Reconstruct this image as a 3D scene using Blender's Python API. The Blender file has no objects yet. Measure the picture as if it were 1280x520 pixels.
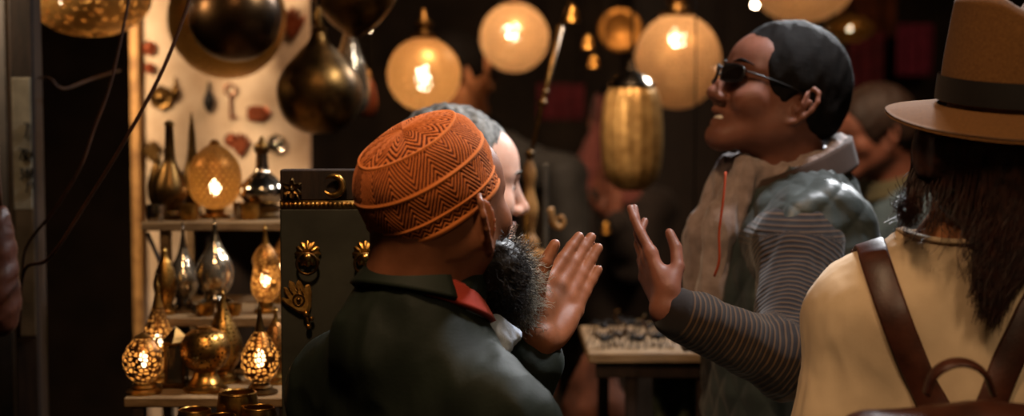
import bpy, math, random
import numpy as np
from mathutils import Vector, Matrix
from mathutils.bvhtree import BVHTree

random.seed(7)
RNG = np.random.default_rng(11)
SC = bpy.context.scene
COL = SC.collection
PI = math.pi

# ------------------------------------------------------------------ camera
FPX = 1280 * 50 / 36
CAM = np.array((0.0, 0.0, 1.66))
TILT = math.atan(110 / FPX)


def at(px, py, Y):
    """world point on the plane y = Y seen at photo pixel (px, py)"""
    u, v = (px - 640) / FPX, (260 - py) / FPX
    d = np.array((u, v * math.sin(TILT) + math.cos(TILT), v * math.cos(TILT) - math.sin(TILT)))
    return CAM + d * (Y / d[1])


def per(Y):
    """metres per photo pixel at distance Y"""
    return Y / FPX


# ------------------------------------------------------------------ objects
def new_mesh(name, V, F, uv=None):
    me = bpy.data.meshes.new(name)
    V = np.asarray(V, dtype=np.float64).reshape(-1, 3)
    if isinstance(F, np.ndarray):
        nf, w = F.shape
        me.vertices.add(len(V))
        me.vertices.foreach_set('co', V.ravel())
        me.loops.add(nf * w)
        me.loops.foreach_set('vertex_index', F.ravel().astype(np.int32))
        me.polygons.add(nf)
        me.polygons.foreach_set('loop_start', (np.arange(nf) * w).astype(np.int32))
        me.update(calc_edges=True)
    else:
        me.from_pydata([tuple(v) for v in V], [], [tuple(int(i) for i in f) for f in F])
    me.validate()
    if uv is not None:
        lay = me.uv_layers.new(name='UVMap')
        li = np.empty(len(me.loops), dtype=np.int32)
        me.loops.foreach_get('vertex_index', li)
        lay.data.foreach_set('uv', np.asarray(uv, dtype=np.float32)[li].ravel())
    return me


def link(name, me, m, parent=None, smooth=True, sharp=None):
    o = bpy.data.objects.new(name, me)
    COL.objects.link(o)
    if m is not None and not me.materials:
        me.materials.append(m)
    if parent is not None:
        o.parent = parent
    if smooth:
        me.polygons.foreach_set('use_smooth', np.ones(len(me.polygons), dtype=bool))
        if sharp:
            me.set_sharp_from_angle(angle=math.radians(sharp))
    return o


def root_of(o):
    while o.parent is not None:
        o = o.parent
    return o


def part(name, VF, m, parent, smooth=True, sharp=None, uv=None, world=True):
    """one mesh, its vertices given in world space (or the thing's own space), as a child of a thing or a part"""
    V, F = VF[0], VF[1]
    if len(VF) > 2 and uv is None:
        uv = VF[2]
    V = np.asarray(V, dtype=np.float64).reshape(-1, 3)
    if parent is not None and world:
        V = V - np.array(root_of(parent).location)
    return link(name, new_mesh(name, V, F, uv), m, parent, smooth, sharp)


def tag(o, label, cat, group=None):
    o['label'] = label
    o['category'] = cat
    if group:
        o['group'] = group
    return o


def thing(name, loc, label, cat, group=None):
    o = bpy.data.objects.new(name, None)
    COL.objects.link(o)
    o.location = tuple(float(c) for c in loc)
    o.empty_display_size = 0.05
    return tag(o, label, cat, group)


def single(name, VF, m, label, cat, group=None, smooth=True, sharp=None):
    """a thing of one mesh, origin at its base centre"""
    V = np.asarray(VF[0], dtype=np.float64).reshape(-1, 3)
    c = np.array(((V[:, 0].min() + V[:, 0].max()) / 2, (V[:, 1].min() + V[:, 1].max()) / 2, V[:, 2].min()))
    o = link(name, new_mesh(name, V - c, VF[1], VF[2] if len(VF) > 2 else None), m, None, smooth, sharp)
    o.location = tuple(c)
    return tag(o, label, cat, group)


def structure(name, VF, m, smooth=False):
    o = part(name, VF, m, None, smooth)
    o['kind'] = 'structure'
    return o


def kids(o):
    return [c for c in bpy.data.objects if c.parent == o]


def dup(o, loc, label=None, rotz=0.0, scale=1.0, parent=None):
    c = o.copy()
    COL.objects.link(c)
    if parent is None:
        c.location = tuple(float(x) for x in loc)
        c.rotation_euler[2] = rotz
        c.scale = (scale,) * 3
        if label:
            c['label'] = label
    else:
        c.parent = parent
    for k in kids(o):
        dup(k, None, parent=c)
    return c


# ------------------------------------------------------------------ shapes
def merge(*items):
    V, F, U, off, has = [], [], [], 0, all(len(i) > 2 for i in items)
    for it in items:
        v = np.asarray(it[0], dtype=np.float64).reshape(-1, 3)
        V.append(v)
        F += [tuple(int(i) + off for i in f) for f in it[1]]
        if has:
            U.append(np.asarray(it[2]))
        off += len(v)
    return (np.vstack(V), F, np.vstack(U)) if has else (np.vstack(V), F)


def lathe(prof, seg=40, c=(0, 0, 0), lobes=0, amp=0.0, ax=None):
    """surface of revolution of (r, z) pairs; LOBES flutes of relative depth AMP"""
    prof = [(max(r, 1e-5), z) for r, z in prof]
    n = len(prof)
    a = np.linspace(0, 2 * PI, seg, endpoint=False)
    s = [0.0]
    for i in range(1, n):
        s.append(s[-1] + math.hypot(prof[i][0] - prof[i - 1][0], prof[i][1] - prof[i - 1][1]))
    V, U = [], []
    for i, (r, z) in enumerate(prof):
        rr = r * (1 + amp * np.cos(lobes * a)) if lobes else r * np.ones_like(a)
        V.append(np.stack([rr * np.cos(a), rr * np.sin(a), np.full_like(a, z)], 1))
        U.append(np.stack([a / (2 * PI), np.full_like(a, s[i])], 1))
    F = []
    for i in range(n - 1):
        for j in range(seg):
            k = (j + 1) % seg
            F.append((i * seg + j, i * seg + k, (i + 1) * seg + k, (i + 1) * seg + j))
    V = np.vstack(V)
    if ax is not None:
        z = np.array(ax, float); z /= np.linalg.norm(z)
        x = np.cross((0, 1, 0) if abs(z[1]) < .9 else (1, 0, 0), z); x /= np.linalg.norm(x)
        y = np.cross(z, x)
        V = V @ np.stack([x, y, z])
    return V + np.array(c), F, np.vstack(U)


def smooth_prof(pts, n=5):
    """Catmull-Rom through (r, z) pairs"""
    pts = [np.array(p, float) for p in pts]
    P = [2 * pts[0] - pts[1]] + pts + [2 * pts[-1] - pts[-2]]
    out = []
    for i in range(1, len(P) - 2):
        for k in range(n):
            t = k / n
            a, b, c, d = P[i - 1], P[i], P[i + 1], P[i + 2]
            out.append(0.5 * (2 * b + (c - a) * t + (2 * a - 5 * b + 4 * c - d) * t * t + (3 * b - a - 3 * c + d) * t ** 3))
    out.append(pts[-1])
    return out


def spline(pts, n=8):
    return np.array(smooth_prof(pts, n))


def tube(pts, r, sides=8, closed=False, caps=True, flat=1.0):
    """a tube along PTS; R one radius or one for every point"""
    P = np.asarray(pts, float)
    n = len(P)
    R = np.full(n, r) if np.isscalar(r) else np.interp(np.linspace(0, 1, n), np.linspace(0, 1, len(r)), r)
    T = (np.roll(P, -1, 0) - np.roll(P, 1, 0)) if closed else np.gradient(P, axis=0)
    T /= np.linalg.norm(T, axis=1)[:, None] + 1e-12
    ref = np.array((0, 0, 1.0)) if abs(T[0][2]) < 0.9 else np.array((1.0, 0, 0))
    N = np.cross(T[0], ref); N /= np.linalg.norm(N)
    V, a = [], np.linspace(0, 2 * PI, sides, endpoint=False)
    for i in range(n):
        N = N - T[i] * np.dot(N, T[i]); N /= np.linalg.norm(N) + 1e-12
        B = np.cross(T[i], N)
        V.append(P[i] + R[i] * (np.cos(a)[:, None] * N + flat * np.sin(a)[:, None] * B))
    F = []
    for i in range(n if closed else n - 1):
        i2 = (i + 1) % n
        for j in range(sides):
            k = (j + 1) % sides
            F.append((i * sides + j, i * sides + k, i2 * sides + k, i2 * sides + j))
    if caps and not closed:
        F.append(tuple(range(sides - 1, -1, -1)))
        F.append(tuple((n - 1) * sides + j for j in range(sides)))
    return np.vstack(V), F


def ring(c, R, r, normal=(0, 1, 0), seg=36, sides=8, a0=0.0, a1=2 * PI):
    z = np.array(normal, float); z /= np.linalg.norm(z)
    x = np.cross((0, 0, 1) if abs(z[2]) < .9 else (1, 0, 0), z); x /= np.linalg.norm(x)
    y = np.cross(z, x)
    full = a1 - a0 > 2 * PI - 1e-6
    a = np.linspace(a0, a1, seg, endpoint=not full)
    P = np.array(c) + R * (np.cos(a)[:, None] * x + np.sin(a)[:, None] * y)
    return tube(P, r, sides, closed=full)


def box(c, s, bevel=0.0, R=None):
    """a box of full size S about C, its edges cut by BEVEL"""
    hx, hy, hz = (d / 2 for d in s)
    b = min(bevel, hx * .9, hy * .9, hz * .9)
    V, F = [], []
    if b <= 0:
        V = [(x, y, z) for x in (-hx, hx) for y in (-hy, hy) for z in (-hz, hz)]
        F = [(0, 1, 3, 2), (4, 6, 7, 5), (0, 4, 5, 1), (2, 3, 7, 6), (0, 2, 6, 4), (1, 5, 7, 3)]
    else:
        idx = {}
        for sx in (-1, 1):
            for sy in (-1, 1):
                for sz in (-1, 1):
                    for ax in range(3):
                        p = [sx * (hx - b), sy * (hy - b), sz * (hz - b)]
                        p[ax] += (sx, sy, sz)[ax] * b
                        idx[(sx, sy, sz, ax)] = len(V)
                        V.append(p)
        for ax in range(3):
            o = [i for i in range(3) if i != ax]
            for s_ in (-1, 1):
                q = []
                for a_, b_ in ((-1, -1), (1, -1), (1, 1), (-1, 1)):
                    k = [0, 0, 0]; k[ax] = s_; k[o[0]] = a_; k[o[1]] = b_
                    q.append(idx[(*k, ax)])
                flip = (s_ > 0) == (ax == 1)
                F.append(tuple(reversed(q)) if flip else tuple(q))
        for ax in range(3):
            o = [i for i in range(3) if i != ax]
            for a_ in (-1, 1):
                for b_ in (-1, 1):
                    q = []
                    for s_, w in ((-1, o[0]), (1, o[0]), (1, o[1]), (-1, o[1])):
                        k = [0, 0, 0]; k[ax] = s_; k[o[0]] = a_; k[o[1]] = b_
                        q.append(idx[(*k, w)])
                    F.append(tuple(q))
        for sx in (-1, 1):
            for sy in (-1, 1):
                for sz in (-1, 1):
                    F.append(tuple(idx[(sx, sy, sz, w)] for w in range(3)))
    V = np.array(V, float)
    if R is not None:
        V = V @ np.asarray(R).T
    return V + np.array(c), F


def ball(c, r, seg=20, rows=12):
    r = (r,) * 3 if np.isscalar(r) else r
    V, F, U = lathe([(math.sin(PI * i / rows), -math.cos(PI * i / rows)) for i in range(rows + 1)], seg)
    return V * np.array(r) + np.array(c), F


def prism(outline, depth, c=(0, 0, 0), bev=0.0):
    """an outline in x, z extruded along y, its front rim cut by BEV"""
    P = np.array(outline, float)
    n = len(P)
    cen = P.mean(0)
    ins = cen + (P - cen) * (1 - bev)
    lay = [(P, depth / 2), (P, -depth / 2 + depth * .4), (ins, -depth / 2)]
    V = np.vstack([np.stack([q[:, 0], np.full(n, y), q[:, 1]], 1) for q, y in lay])
    F = [tuple(range(n))]
    for L in range(2):
        for i in range(n):
            k = (i + 1) % n
            F.append((L * n + i, L * n + k, (L + 1) * n + k, (L + 1) * n + i))
    F.append(tuple(2 * n + i for i in range(n - 1, -1, -1)))
    return V + np.array(c), F


def sheet(f, nu, nv, thick=0.0, nrm=None):
    """a grid surface f(u, v) in 0..1, given a thickness along NRM"""
    u, v = np.meshgrid(np.linspace(0, 1, nu), np.linspace(0, 1, nv), indexing='ij')
    P = f(u, v).reshape(-1, 3)
    U = np.stack([u.ravel(), v.ravel()], 1)
    i, j = np.meshgrid(np.arange(nu - 1), np.arange(nv - 1), indexing='ij')
    a = (i * nv + j).ravel()
    F = [tuple(q) for q in np.stack([a, a + nv, a + nv + 1, a + 1], 1)]
    if thick:
        N = np.array(nrm, float)
        n = len(P)
        P = np.vstack([P, P + N * thick])
        U = np.vstack([U, U])
        F += [tuple(k + n for k in reversed(q)) for q in F]
        edge = [k * nv for k in range(nu)] + [(nu - 1) * nv + k for k in range(1, nv)] + [k * nv + nv - 1 for k in range(nu - 2, -1, -1)] + list(range(nv - 2, 0, -1))
        for a_, b_ in zip(edge, edge[1:] + edge[:1]):
            F.append((a_, a_ + n, b_ + n, b_))
    return P, F, U


# ------------------------------------------------------------------ blended volumes (bodies, clothes)
def C(a, b, ra, rb=None, k=0.02):
    return ('c', np.array(a, float), np.array(b, float), ra, ra if rb is None else rb, k, 1)


def E(c, r, R=None, k=0.02, sgn=1):
    return ('e', np.array(c, float), np.array((r,) * 3 if np.isscalar(r) else r, float), R, None, k, sgn)


def H(p, n, k=0.0):
    """keep what lies behind the plane through P with outward normal N"""
    n = np.array(n, float)
    return ('h', np.array(p, float), n / np.linalg.norm(n), None, None, k, -1)


def volume(prims, h, grow=0.0, clip=None):
    lo, hi = np.full(3, 1e9), np.full(3, -1e9)
    for t, a, b, c, d, k, s in prims:
        if s < 0 or t == 'h':
            continue
        if t == 'c':
            r = max(c, d) + grow + k
            lo = np.minimum(lo, np.minimum(a, b) - r); hi = np.maximum(hi, np.maximum(a, b) + r)
        else:
            r = b.max() + grow + k
            lo = np.minimum(lo, a - r); hi = np.maximum(hi, a + r)
    lo -= 3 * h; hi += 3 * h
    if clip is not None:
        lo = np.maximum(lo, clip[0]); hi = np.minimum(hi, clip[1])
    n = np.ceil((hi - lo) / h).astype(int) + 1
    D = np.full(n, 0.2, dtype=np.float32)
    ax = [(lo[i] + h * np.arange(n[i])).astype(np.float32) for i in range(3)]
    for t, a, b, c, d, k, s in prims:
        if t == 'h':
            dd = (ax[0] - a[0])[:, None, None] * b[0] + (ax[1] - a[1])[None, :, None] * b[1] + (ax[2] - a[2])[None, None, :] * b[2]
            if k > 0:
                w = np.clip(.5 - .5 * (dd - D) / k, 0, 1)
                D = dd + (D - dd) * w + k * w * (1 - w)
            else:
                D = np.maximum(D, dd)
            continue
        g = grow if s > 0 else 0.0
        if t == 'c':
            r = max(c, d) + g + k + 3 * h
            l, u = np.minimum(a, b) - r, np.maximum(a, b) + r
        else:
            r = b.max() + g + k + 3 * h
            l, u = a - r, a + r
        i0 = np.clip(np.floor((l - lo) / h).astype(int), 0, n)
        i1 = np.clip(np.ceil((u - lo) / h).astype(int) + 1, 0, n)
        if np.any(i1 <= i0):
            continue
        sl = tuple(slice(i0[i], i1[i]) for i in range(3))
        X = (ax[0][sl[0]] - a[0])[:, None, None]
        Y = (ax[1][sl[1]] - a[1])[None, :, None]
        Z = (ax[2][sl[2]] - a[2])[None, None, :]
        if t == 'c':
            ba = (b - a).astype(np.float32)
            L2 = float(ba @ ba) + 1e-12
            tt = np.clip((X * ba[0] + Y * ba[1] + Z * ba[2]) / L2, 0, 1)
            dd = np.sqrt((X - tt * ba[0]) ** 2 + (Y - tt * ba[1]) ** 2 + (Z - tt * ba[2]) ** 2) - (c + g + (d - c) * tt)
        else:
            if c is not None:
                M = np.asarray(c, float)   # columns = own axes
                X, Y, Z = (X * M[0, q] + Y * M[1, q] + Z * M[2, q] for q in range(3))
            q = b + g
            k0 = np.sqrt((X / q[0]) ** 2 + (Y / q[1]) ** 2 + (Z / q[2]) ** 2)
            k1 = np.sqrt((X / q[0] ** 2) ** 2 + (Y / q[1] ** 2) ** 2 + (Z / q[2] ** 2) ** 2) + 1e-6
            dd = k0 * (k0 - 1) / k1
        A = D[sl]
        if s > 0:
            w = np.clip(.5 + .5 * (A - dd) / max(k, 1e-5), 0, 1)
            D[sl] = A + (dd - A) * w - k * w * (1 - w)
        else:
            w = np.clip(.5 - .5 * (A + dd) / max(k, 1e-5), 0, 1)
            D[sl] = A + (-dd - A) * w + k * w * (1 - w)
    # close the field at the borders
    for i in range(3):
        e = [slice(None)] * 3
        for j in (0, -1):
            e[i] = j
            D[tuple(e)] = np.maximum(D[tuple(e)], 1e-3)
    return nets(D, lo, h)


def nets(D, lo, h):
    S = D < 0
    n = D.shape
    cnt = np.zeros(tuple(k - 1 for k in n), dtype=np.uint8)
    offs = [(i, j, k) for i in (0, 1) for j in (0, 1) for k in (0, 1)]
    for o in offs:
        cnt += S[o[0]:n[0] - 1 + o[0], o[1]:n[1] - 1 + o[1], o[2]:n[2] - 1 + o[2]]
    mask = (cnt > 0) & (cnt < 8)
    ijk = np.argwhere(mask)
    idx = np.full(mask.shape, -1, dtype=np.int32)
    idx[mask] = np.arange(len(ijk))
    val = np.stack([D[ijk[:, 0] + o[0], ijk[:, 1] + o[1], ijk[:, 2] + o[2]] for o in offs], 1)
    acc = np.zeros((len(ijk), 3)); num = np.zeros(len(ijk))
    for a in range(8):
        for b in range(a + 1, 8):
            oa, ob = np.array(offs[a]), np.array(offs[b])
            if np.abs(oa - ob).sum() != 1:
                continue
            da, db = val[:, a], val[:, b]
            m = (da < 0) != (db < 0)
            t = np.where(m, da / np.where(m, da - db, 1), 0)
            acc += np.where(m[:, None], oa + t[:, None] * (ob - oa), 0)
            num += m
    V = lo + h * (ijk + acc / num[:, None])
    F = []
    for q in range(3):
        sa = [slice(1, -1)] * 3; sb = [slice(1, -1)] * 3
        sa[q] = slice(0, -1); sb[q] = slice(1, None)
        e = np.argwhere(S[tuple(sa)] != S[tuple(sb)])
        base = np.ones(3, int); base[q] = 0
        e = e + base
        o1, o2 = [i for i in range(3) if i != q]
        d1 = np.zeros(3, int); d1[o1] = 1
        d2 = np.zeros(3, int); d2[o2] = 1
        cs = [e - d1 - d2, e - d2, e, e - d1]
        Q = np.stack([idx[c[:, 0], c[:, 1], c[:, 2]] for c in cs], 1)
        inside = S[e[:, 0], e[:, 1], e[:, 2]]
        fl = inside if q != 1 else ~inside
        Q = np.where(fl[:, None], Q, Q[:, ::-1])
        F.append(Q)
    F = np.vstack(F)
    return V, F[(F >= 0).all(1)]


def normals(V, F):
    N = np.zeros_like(V)
    f = np.cross(V[F[:, 2]] - V[F[:, 0]], V[F[:, 3]] - V[F[:, 1]])
    for i in range(4):
        np.add.at(N, F[:, i], f)
    return N / (np.linalg.norm(N, axis=1)[:, None] + 1e-12)


def wav(V, s, seed):
    """soft wandering noise about -1..1"""
    r = np.random.default_rng(seed)
    out = np.zeros(len(V))
    for i in range(5):
        k = r.normal(size=3) * s * (1 + .5 * i)
        q = V + .25 / s * np.sin(V[:, [1, 2, 0]] * s * 1.7 + r.uniform(0, 6, 3))
        out += np.sin(q @ k + r.uniform(0, 6.28)) / (1 + .5 * i)
    return out / 2.6


def folds(VF, amp, s, seed, stretch=(1, 1, 1)):
    V, F = VF
    N = normals(V, F)
    q = V * np.array(stretch)
    w = wav(q, s, seed)
    w2 = wav(q, s * 2.6, seed + 1)
    return V + N * (amp * (w - np.abs(w2) * .5))[:, None], F


def frame(heading, pitch=0.0, roll=0.0):
    """columns: right, forward, up of somebody facing HEADING degrees from straight ahead towards the right"""
    a, p, r = (math.radians(x) for x in (heading, pitch, roll))
    f = np.array((math.sin(a) * math.cos(p), math.cos(a) * math.cos(p), math.sin(p)))
    rt = np.array((math.cos(a), -math.sin(a), 0.0))
    u = np.cross(rt, f)
    rt2 = rt * math.cos(r) - u * math.sin(r)
    u2 = rt * math.sin(r) + u * math.cos(r)
    return np.stack([rt2, f, u2], 1)


def strands(P, r0, r1, sides=3):
    """hairs: P (n, m, 3) centre lines tapering from R0 to R1, all in one mesh"""
    n, m, _ = P.shape
    T = np.gradient(P, axis=1)
    T /= np.linalg.norm(T, axis=2, keepdims=True) + 1e-9
    ref = np.array((0.31, 0.83, 0.46))
    N = np.cross(T, ref); N /= np.linalg.norm(N, axis=2, keepdims=True) + 1e-9
    B = np.cross(T, N)
    R = np.linspace(r0, r1, m)[None, :, None]
    a = [2 * PI * k / sides for k in range(sides)]
    V = np.stack([P + R * (math.cos(x) * N + math.sin(x) * B) for x in a], 2).reshape(-1, 3)
    i, j, s = np.meshgrid(np.arange(n), np.arange(m - 1), np.arange(sides), indexing='ij')
    b = (i * m + j) * sides
    s2 = (s + 1) % sides
    F = np.stack([b + s, b + s2, b + sides + s2, b + sides + s], 3).reshape(-1, 4)
    return V, F


# ------------------------------------------------------------------ materials
def lin(c):
    if isinstance(c, str):
        c = [int(c[i:i + 2], 16) / 255 for i in (0, 2, 4)]
    return tuple(x / 12.92 if x <= 0.04045 else ((x + 0.055) / 1.055) ** 2.4 for x in c) + (1.0,)


class NT:
    def __init__(self, name):
        self.m = bpy.data.materials.new(name)
        self.m.use_nodes = True
        self.t = self.m.node_tree
        self.t.nodes.clear()
        self.out = self.n('ShaderNodeOutputMaterial')

    def n(self, typ, **kw):
        x = self.t.nodes.new(typ)
        for k, v in kw.items():
            setattr(x, k, v)
        return x

    def l(self, a, b):
        self.t.links.new(a, b)

    def put(self, sock, v):
        if isinstance(v, bpy.types.NodeSocket):
            self.l(v, sock)
        else:
            sock.default_value = v

    def math(self, op, a, b=0.0, c=0.0, clamp=False):
        x = self.n('ShaderNodeMath', operation=op, use_clamp=clamp)
        for i, v in enumerate((a, b, c)):
            self.put(x.inputs[i], v)
        return x.outputs[0]

    def mix(self, f, a, b):
        x = self.n('ShaderNodeMix', data_type='RGBA')
        self.put(x.inputs['Factor'], f)
        self.put(x.inputs[6], a); self.put(x.inputs[7], b)
        return x.outputs[2]

    def coord(self, which='Object'):
        return self.n('ShaderNodeTexCoord').outputs[which]

    def noise(self, s, vec=None, detail=4.0, rough=0.55, dist=0.0):
        x = self.n('ShaderNodeTexNoise')
        x.inputs['Scale'].default_value = s
        x.inputs['Detail'].default_value = detail
        x.inputs['Roughness'].default_value = rough
        x.inputs['Distortion'].default_value = dist
        self.l(vec if vec is not None else self.coord(), x.inputs['Vector'])
        return x.outputs['Fac']

    def scale(self, v, s):
        x = self.n('ShaderNodeMapping')
        self.l(v, x.inputs['Vector'])
        x.inputs['Scale'].default_value = s
        return x.outputs[0]

    def ramp(self, f, stops):
        x = self.n('ShaderNodeValToRGB')
        while len(x.color_ramp.elements) < len(stops):
            x.color_ramp.elements.new(0.5)
        for e, (p, c) in zip(x.color_ramp.elements, stops):
            e.position = p; e.color = c
        self.l(f, x.inputs[0])
        return x.outputs[0]

    def attr(self, name):
        return self.n('ShaderNodeAttribute', attribute_name=name).outputs['Fac']

    def bump(self, hgt, strength=0.5, dist=0.002):
        x = self.n('ShaderNodeBump')
        x.inputs['Strength'].default_value = strength
        x.inputs['Distance'].default_value = dist
        self.l(hgt, x.inputs['Height'])
        return x.outputs[0]

    def bsdf(self, color, rough=0.6, metal=0.0, normal=None, spec=0.5, sss=0.0, **kw):
        x = self.n('ShaderNodeBsdfPrincipled')
        self.put(x.inputs['Base Color'], color)
        self.put(x.inputs['Roughness'], rough)
        self.put(x.inputs['Metallic'], metal)
        x.inputs['Specular IOR Level'].default_value = spec
        if sss:
            x.inputs['Subsurface Weight'].default_value = sss
            x.inputs['Subsurface Radius'].default_value = (0.012, 0.005, 0.003)
            x.inputs['Subsurface Scale'].default_value = 1.0
        for k, v in kw.items():
            self.put(x.inputs[k.replace('_', ' ')], v)
        if normal is not None:
            self.l(normal, x.inputs['Normal'])
        return x.outputs[0]

    def done(self, shader):
        self.l(shader, self.out.inputs['Surface'])
        return self.m


def plain(name, a, b=None, rough=0.7, metal=0.0, s=30.0, bump=0.3, bs=120.0, bd=0.001, spec=0.3, sss=0.0, stretch=None, **kw):
    t = NT(name)
    v = t.coord()
    if stretch:
        v = t.scale(v, stretch)
    A = lin(a)
    col = t.mix(t.ramp(t.noise(s, v), [(0.3, (0, 0, 0, 1)), (0.7, (1, 1, 1, 1))]), A, lin(b)) if b else A
    nrm = t.bump(t.noise(bs, v, 3), bump, bd) if bump else None
    return t.done(t.bsdf(col, rough, metal, nrm, spec, sss, **kw))


M = {}
M['brass'] = plain('brass', 'c89a50', '8a5f28', 0.30, 1.0, 40, 0.25, 300, 0.0006)
M['dark_brass'] = plain('dark_brass', '7a5a30', '3f2b14', 0.38, 1.0, 30, 0.3, 250, 0.0008)
M['silver'] = plain('silver', 'b9ab98', '8f8272', 0.16, 1.0, 25, 0.2, 220, 0.0008)
M['black_iron'] = plain('black_iron', '1c1510', '100b07', 0.6, 0.2, 30, 0.3, 200, 0.0006)
M['wood'] = plain('pale_wood', 'b08d62', '7f6040', 0.6, 0, 18, 0.35, 60, 0.0012, stretch=(1, 9, 9))
M['worn_wood'] = plain('worn_wood', '9a7c56', '64492c', 0.65, 0, 14, 0.5, 50, 0.002, stretch=(1, 7, 7))
M['dark_wood'] = plain('dark_wood', '33241a', '1d140e', 0.6, 0, 14, 0.4, 60, 0.0015, stretch=(6, 6, 1))
M['gilt_wood'] = plain('gilt_wood', 'b8894f', '6e4a26', 0.5, 0.2, 25, 0.4, 90, 0.0015)
M['plaster'] = plain('pale_plaster', 'cdb497', 'a98b6c', 0.85, 0, 9, 0.3, 70, 0.001)
M['dark_plaster'] = plain('dark_plaster', '3a2e23', '241c15', 0.9, 0, 5, 0.4, 40, 0.003)
M['floor'] = plain('stone_floor', '3a3028', '231d18', 0.7, 0, 6, 0.4, 30, 0.004)
M['panel'] = plain('olive_panel', '3b3a30', '2a2921', 0.55, 0, 12, 0.25, 80, 0.001)
M['cable'] = plain('brown_cable', '4e2f1c', '2f1c10', 0.6, 0, 40, 0.2, 200, 0.0005)
M['leather'] = plain('brown_leather', '4a2517', '301509', 0.45, 0, 30, 0.35, 240, 0.0008, spec=0.4)
M['maroon'] = plain('maroon_textile', '6a2228', '3d1216', 0.9, 0, 14, 0.4, 160, 0.002)
M['rust'] = plain('rust_textile', '7a3f1c', '4a2410', 0.9, 0, 14, 0.4, 160, 0.002)
M['sacking'] = plain('sacking', '6a3d28', '442616', 0.9, 0, 20, 0.4, 200, 0.0015)


def bulb_mat(name, col, s):
    t = NT(name)
    e = t.n('ShaderNodeEmission')
    e.inputs['Color'].default_value = col
    e.inputs['Strength'].default_value = s
    return t.done(e.outputs[0])


def pierced(name, cell, edge, gold='c08a3e', glow='e0a050', rough=0.35, trans=0.35, rows=None, clear=0.35):
    """sheet brass pierced with holes; ROWS = (holes round, rows per metre) for drilled or woven rows, else leaf-like cells"""
    t = NT(name)
    if rows:
        uv = t.n('ShaderNodeSeparateXYZ')
        t.l(t.coord('UV'), uv.inputs[0])
        v = t.math('MULTIPLY', uv.outputs[1], rows[1])
        odd = t.math('MULTIPLY', t.math('FLOORED_MODULO', t.math('FLOOR', v), 2.0), 0.5)
        u = t.math('ADD', t.math('MULTIPLY', uv.outputs[0], rows[0]), odd)
        du = t.math('SUBTRACT', t.math('FRACT', u), 0.5)
        dv = t.math('SUBTRACT', t.math('FRACT', v), 0.5)
        d = t.math('SQRT', t.math('ADD', t.math('MULTIPLY', du, du), t.math('MULTIPLY', dv, dv)))
        hole = t.math('LESS_THAN', d, edge)
        hgt = d
    else:
        x = t.n('ShaderNodeTexVoronoi', feature='DISTANCE_TO_EDGE')
        x.inputs['Scale'].default_value = 1.0 / cell
        x.inputs['Randomness'].default_value = 0.75
        t.l(t.coord(), x.inputs['Vector'])
        hole = t.math('GREATER_THAN', x.outputs['Distance'], edge)
        hgt = t.math('SUBTRACT', 0.5, x.outputs['Distance'])
    nrm = t.bump(hgt, 0.35, 0.0012)
    metal = t.bsdf(lin(gold), rough, 1.0, nrm)
    tr = t.n('ShaderNodeBsdfTranslucent')
    tr.inputs['Color'].default_value = lin(glow)
    df = t.n('ShaderNodeBsdfDiffuse')
    df.inputs['Color'].default_value = lin(glow)
    soft = t.n('ShaderNodeMixShader'); soft.inputs[0].default_value = 0.5
    t.l(tr.outputs[0], soft.inputs[1]); t.l(df.outputs[0], soft.inputs[2])
    sh = t.n('ShaderNodeMixShader'); sh.inputs[0].default_value = trans
    t.l(metal, sh.inputs[1]); t.l(soft.outputs[0], sh.inputs[2])
    mx = t.n('ShaderNodeMixShader')
    t.l(hole, mx.inputs[0])
    t.l(sh.outputs[0], mx.inputs[1])
    lace = t.n('ShaderNodeBsdfTranslucent')
    blot = t.ramp(t.noise(9.0 / max(cell, .003) / 12, None, 3), [(.3, (.35, .35, .35, 1)), (.7, (1, 1, 1, 1))])
    t.l(t.mix(blot, (0, 0, 0, 1), lin(glow)), lace.inputs['Color'])
    hm = t.n('ShaderNodeMixShader'); hm.inputs[0].default_value = clear
    t.l(lace.outputs[0], hm.inputs[1]); t.l(t.n('ShaderNodeBsdfTransparent').outputs[0], hm.inputs[2])
    t.l(hm.outputs[0], mx.inputs[2])
    return t.done(mx.outputs[0])


WARM = (1.0, 0.50, 0.17, 1)
M['bulb'] = bulb_mat('lamp_flame', (1.0, 0.68, 0.36, 1), 26.0)
M['globe_bulb'] = bulb_mat('globe_bulb', (1.0, 0.77, 0.50, 1), 40.0)
M['pierced_leaf'] = pierced('pierced_leaf_brass', 0.0078, 0.17, '6a4420', 'ffc070', trans=0.0, clear=.30)
M['pierced_fine'] = pierced('pierced_fine_brass', 0.0066, 0.17, '7a5028', 'f8b868', trans=0.02, clear=.3)
M['pierced_dark'] = pierced('pierced_dull_brass', 0.0062, 0.24, 'a87a3a', '3a2a18', 0.3, 0.03, clear=0.7)
M['woven'] = pierced('woven_wire', 0, 0.40, rows=(24, 125), trans=0.06, gold='6a4420')
M['globe'] = pierced('pierced_globe_brass', 0.0075, 0.17, trans=0.6)
M['globe_dim'] = pierced('pierced_dim_brass', 0.008, 0.30, '8a6430', '9a6a30', 0.35, 0.25)
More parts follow.
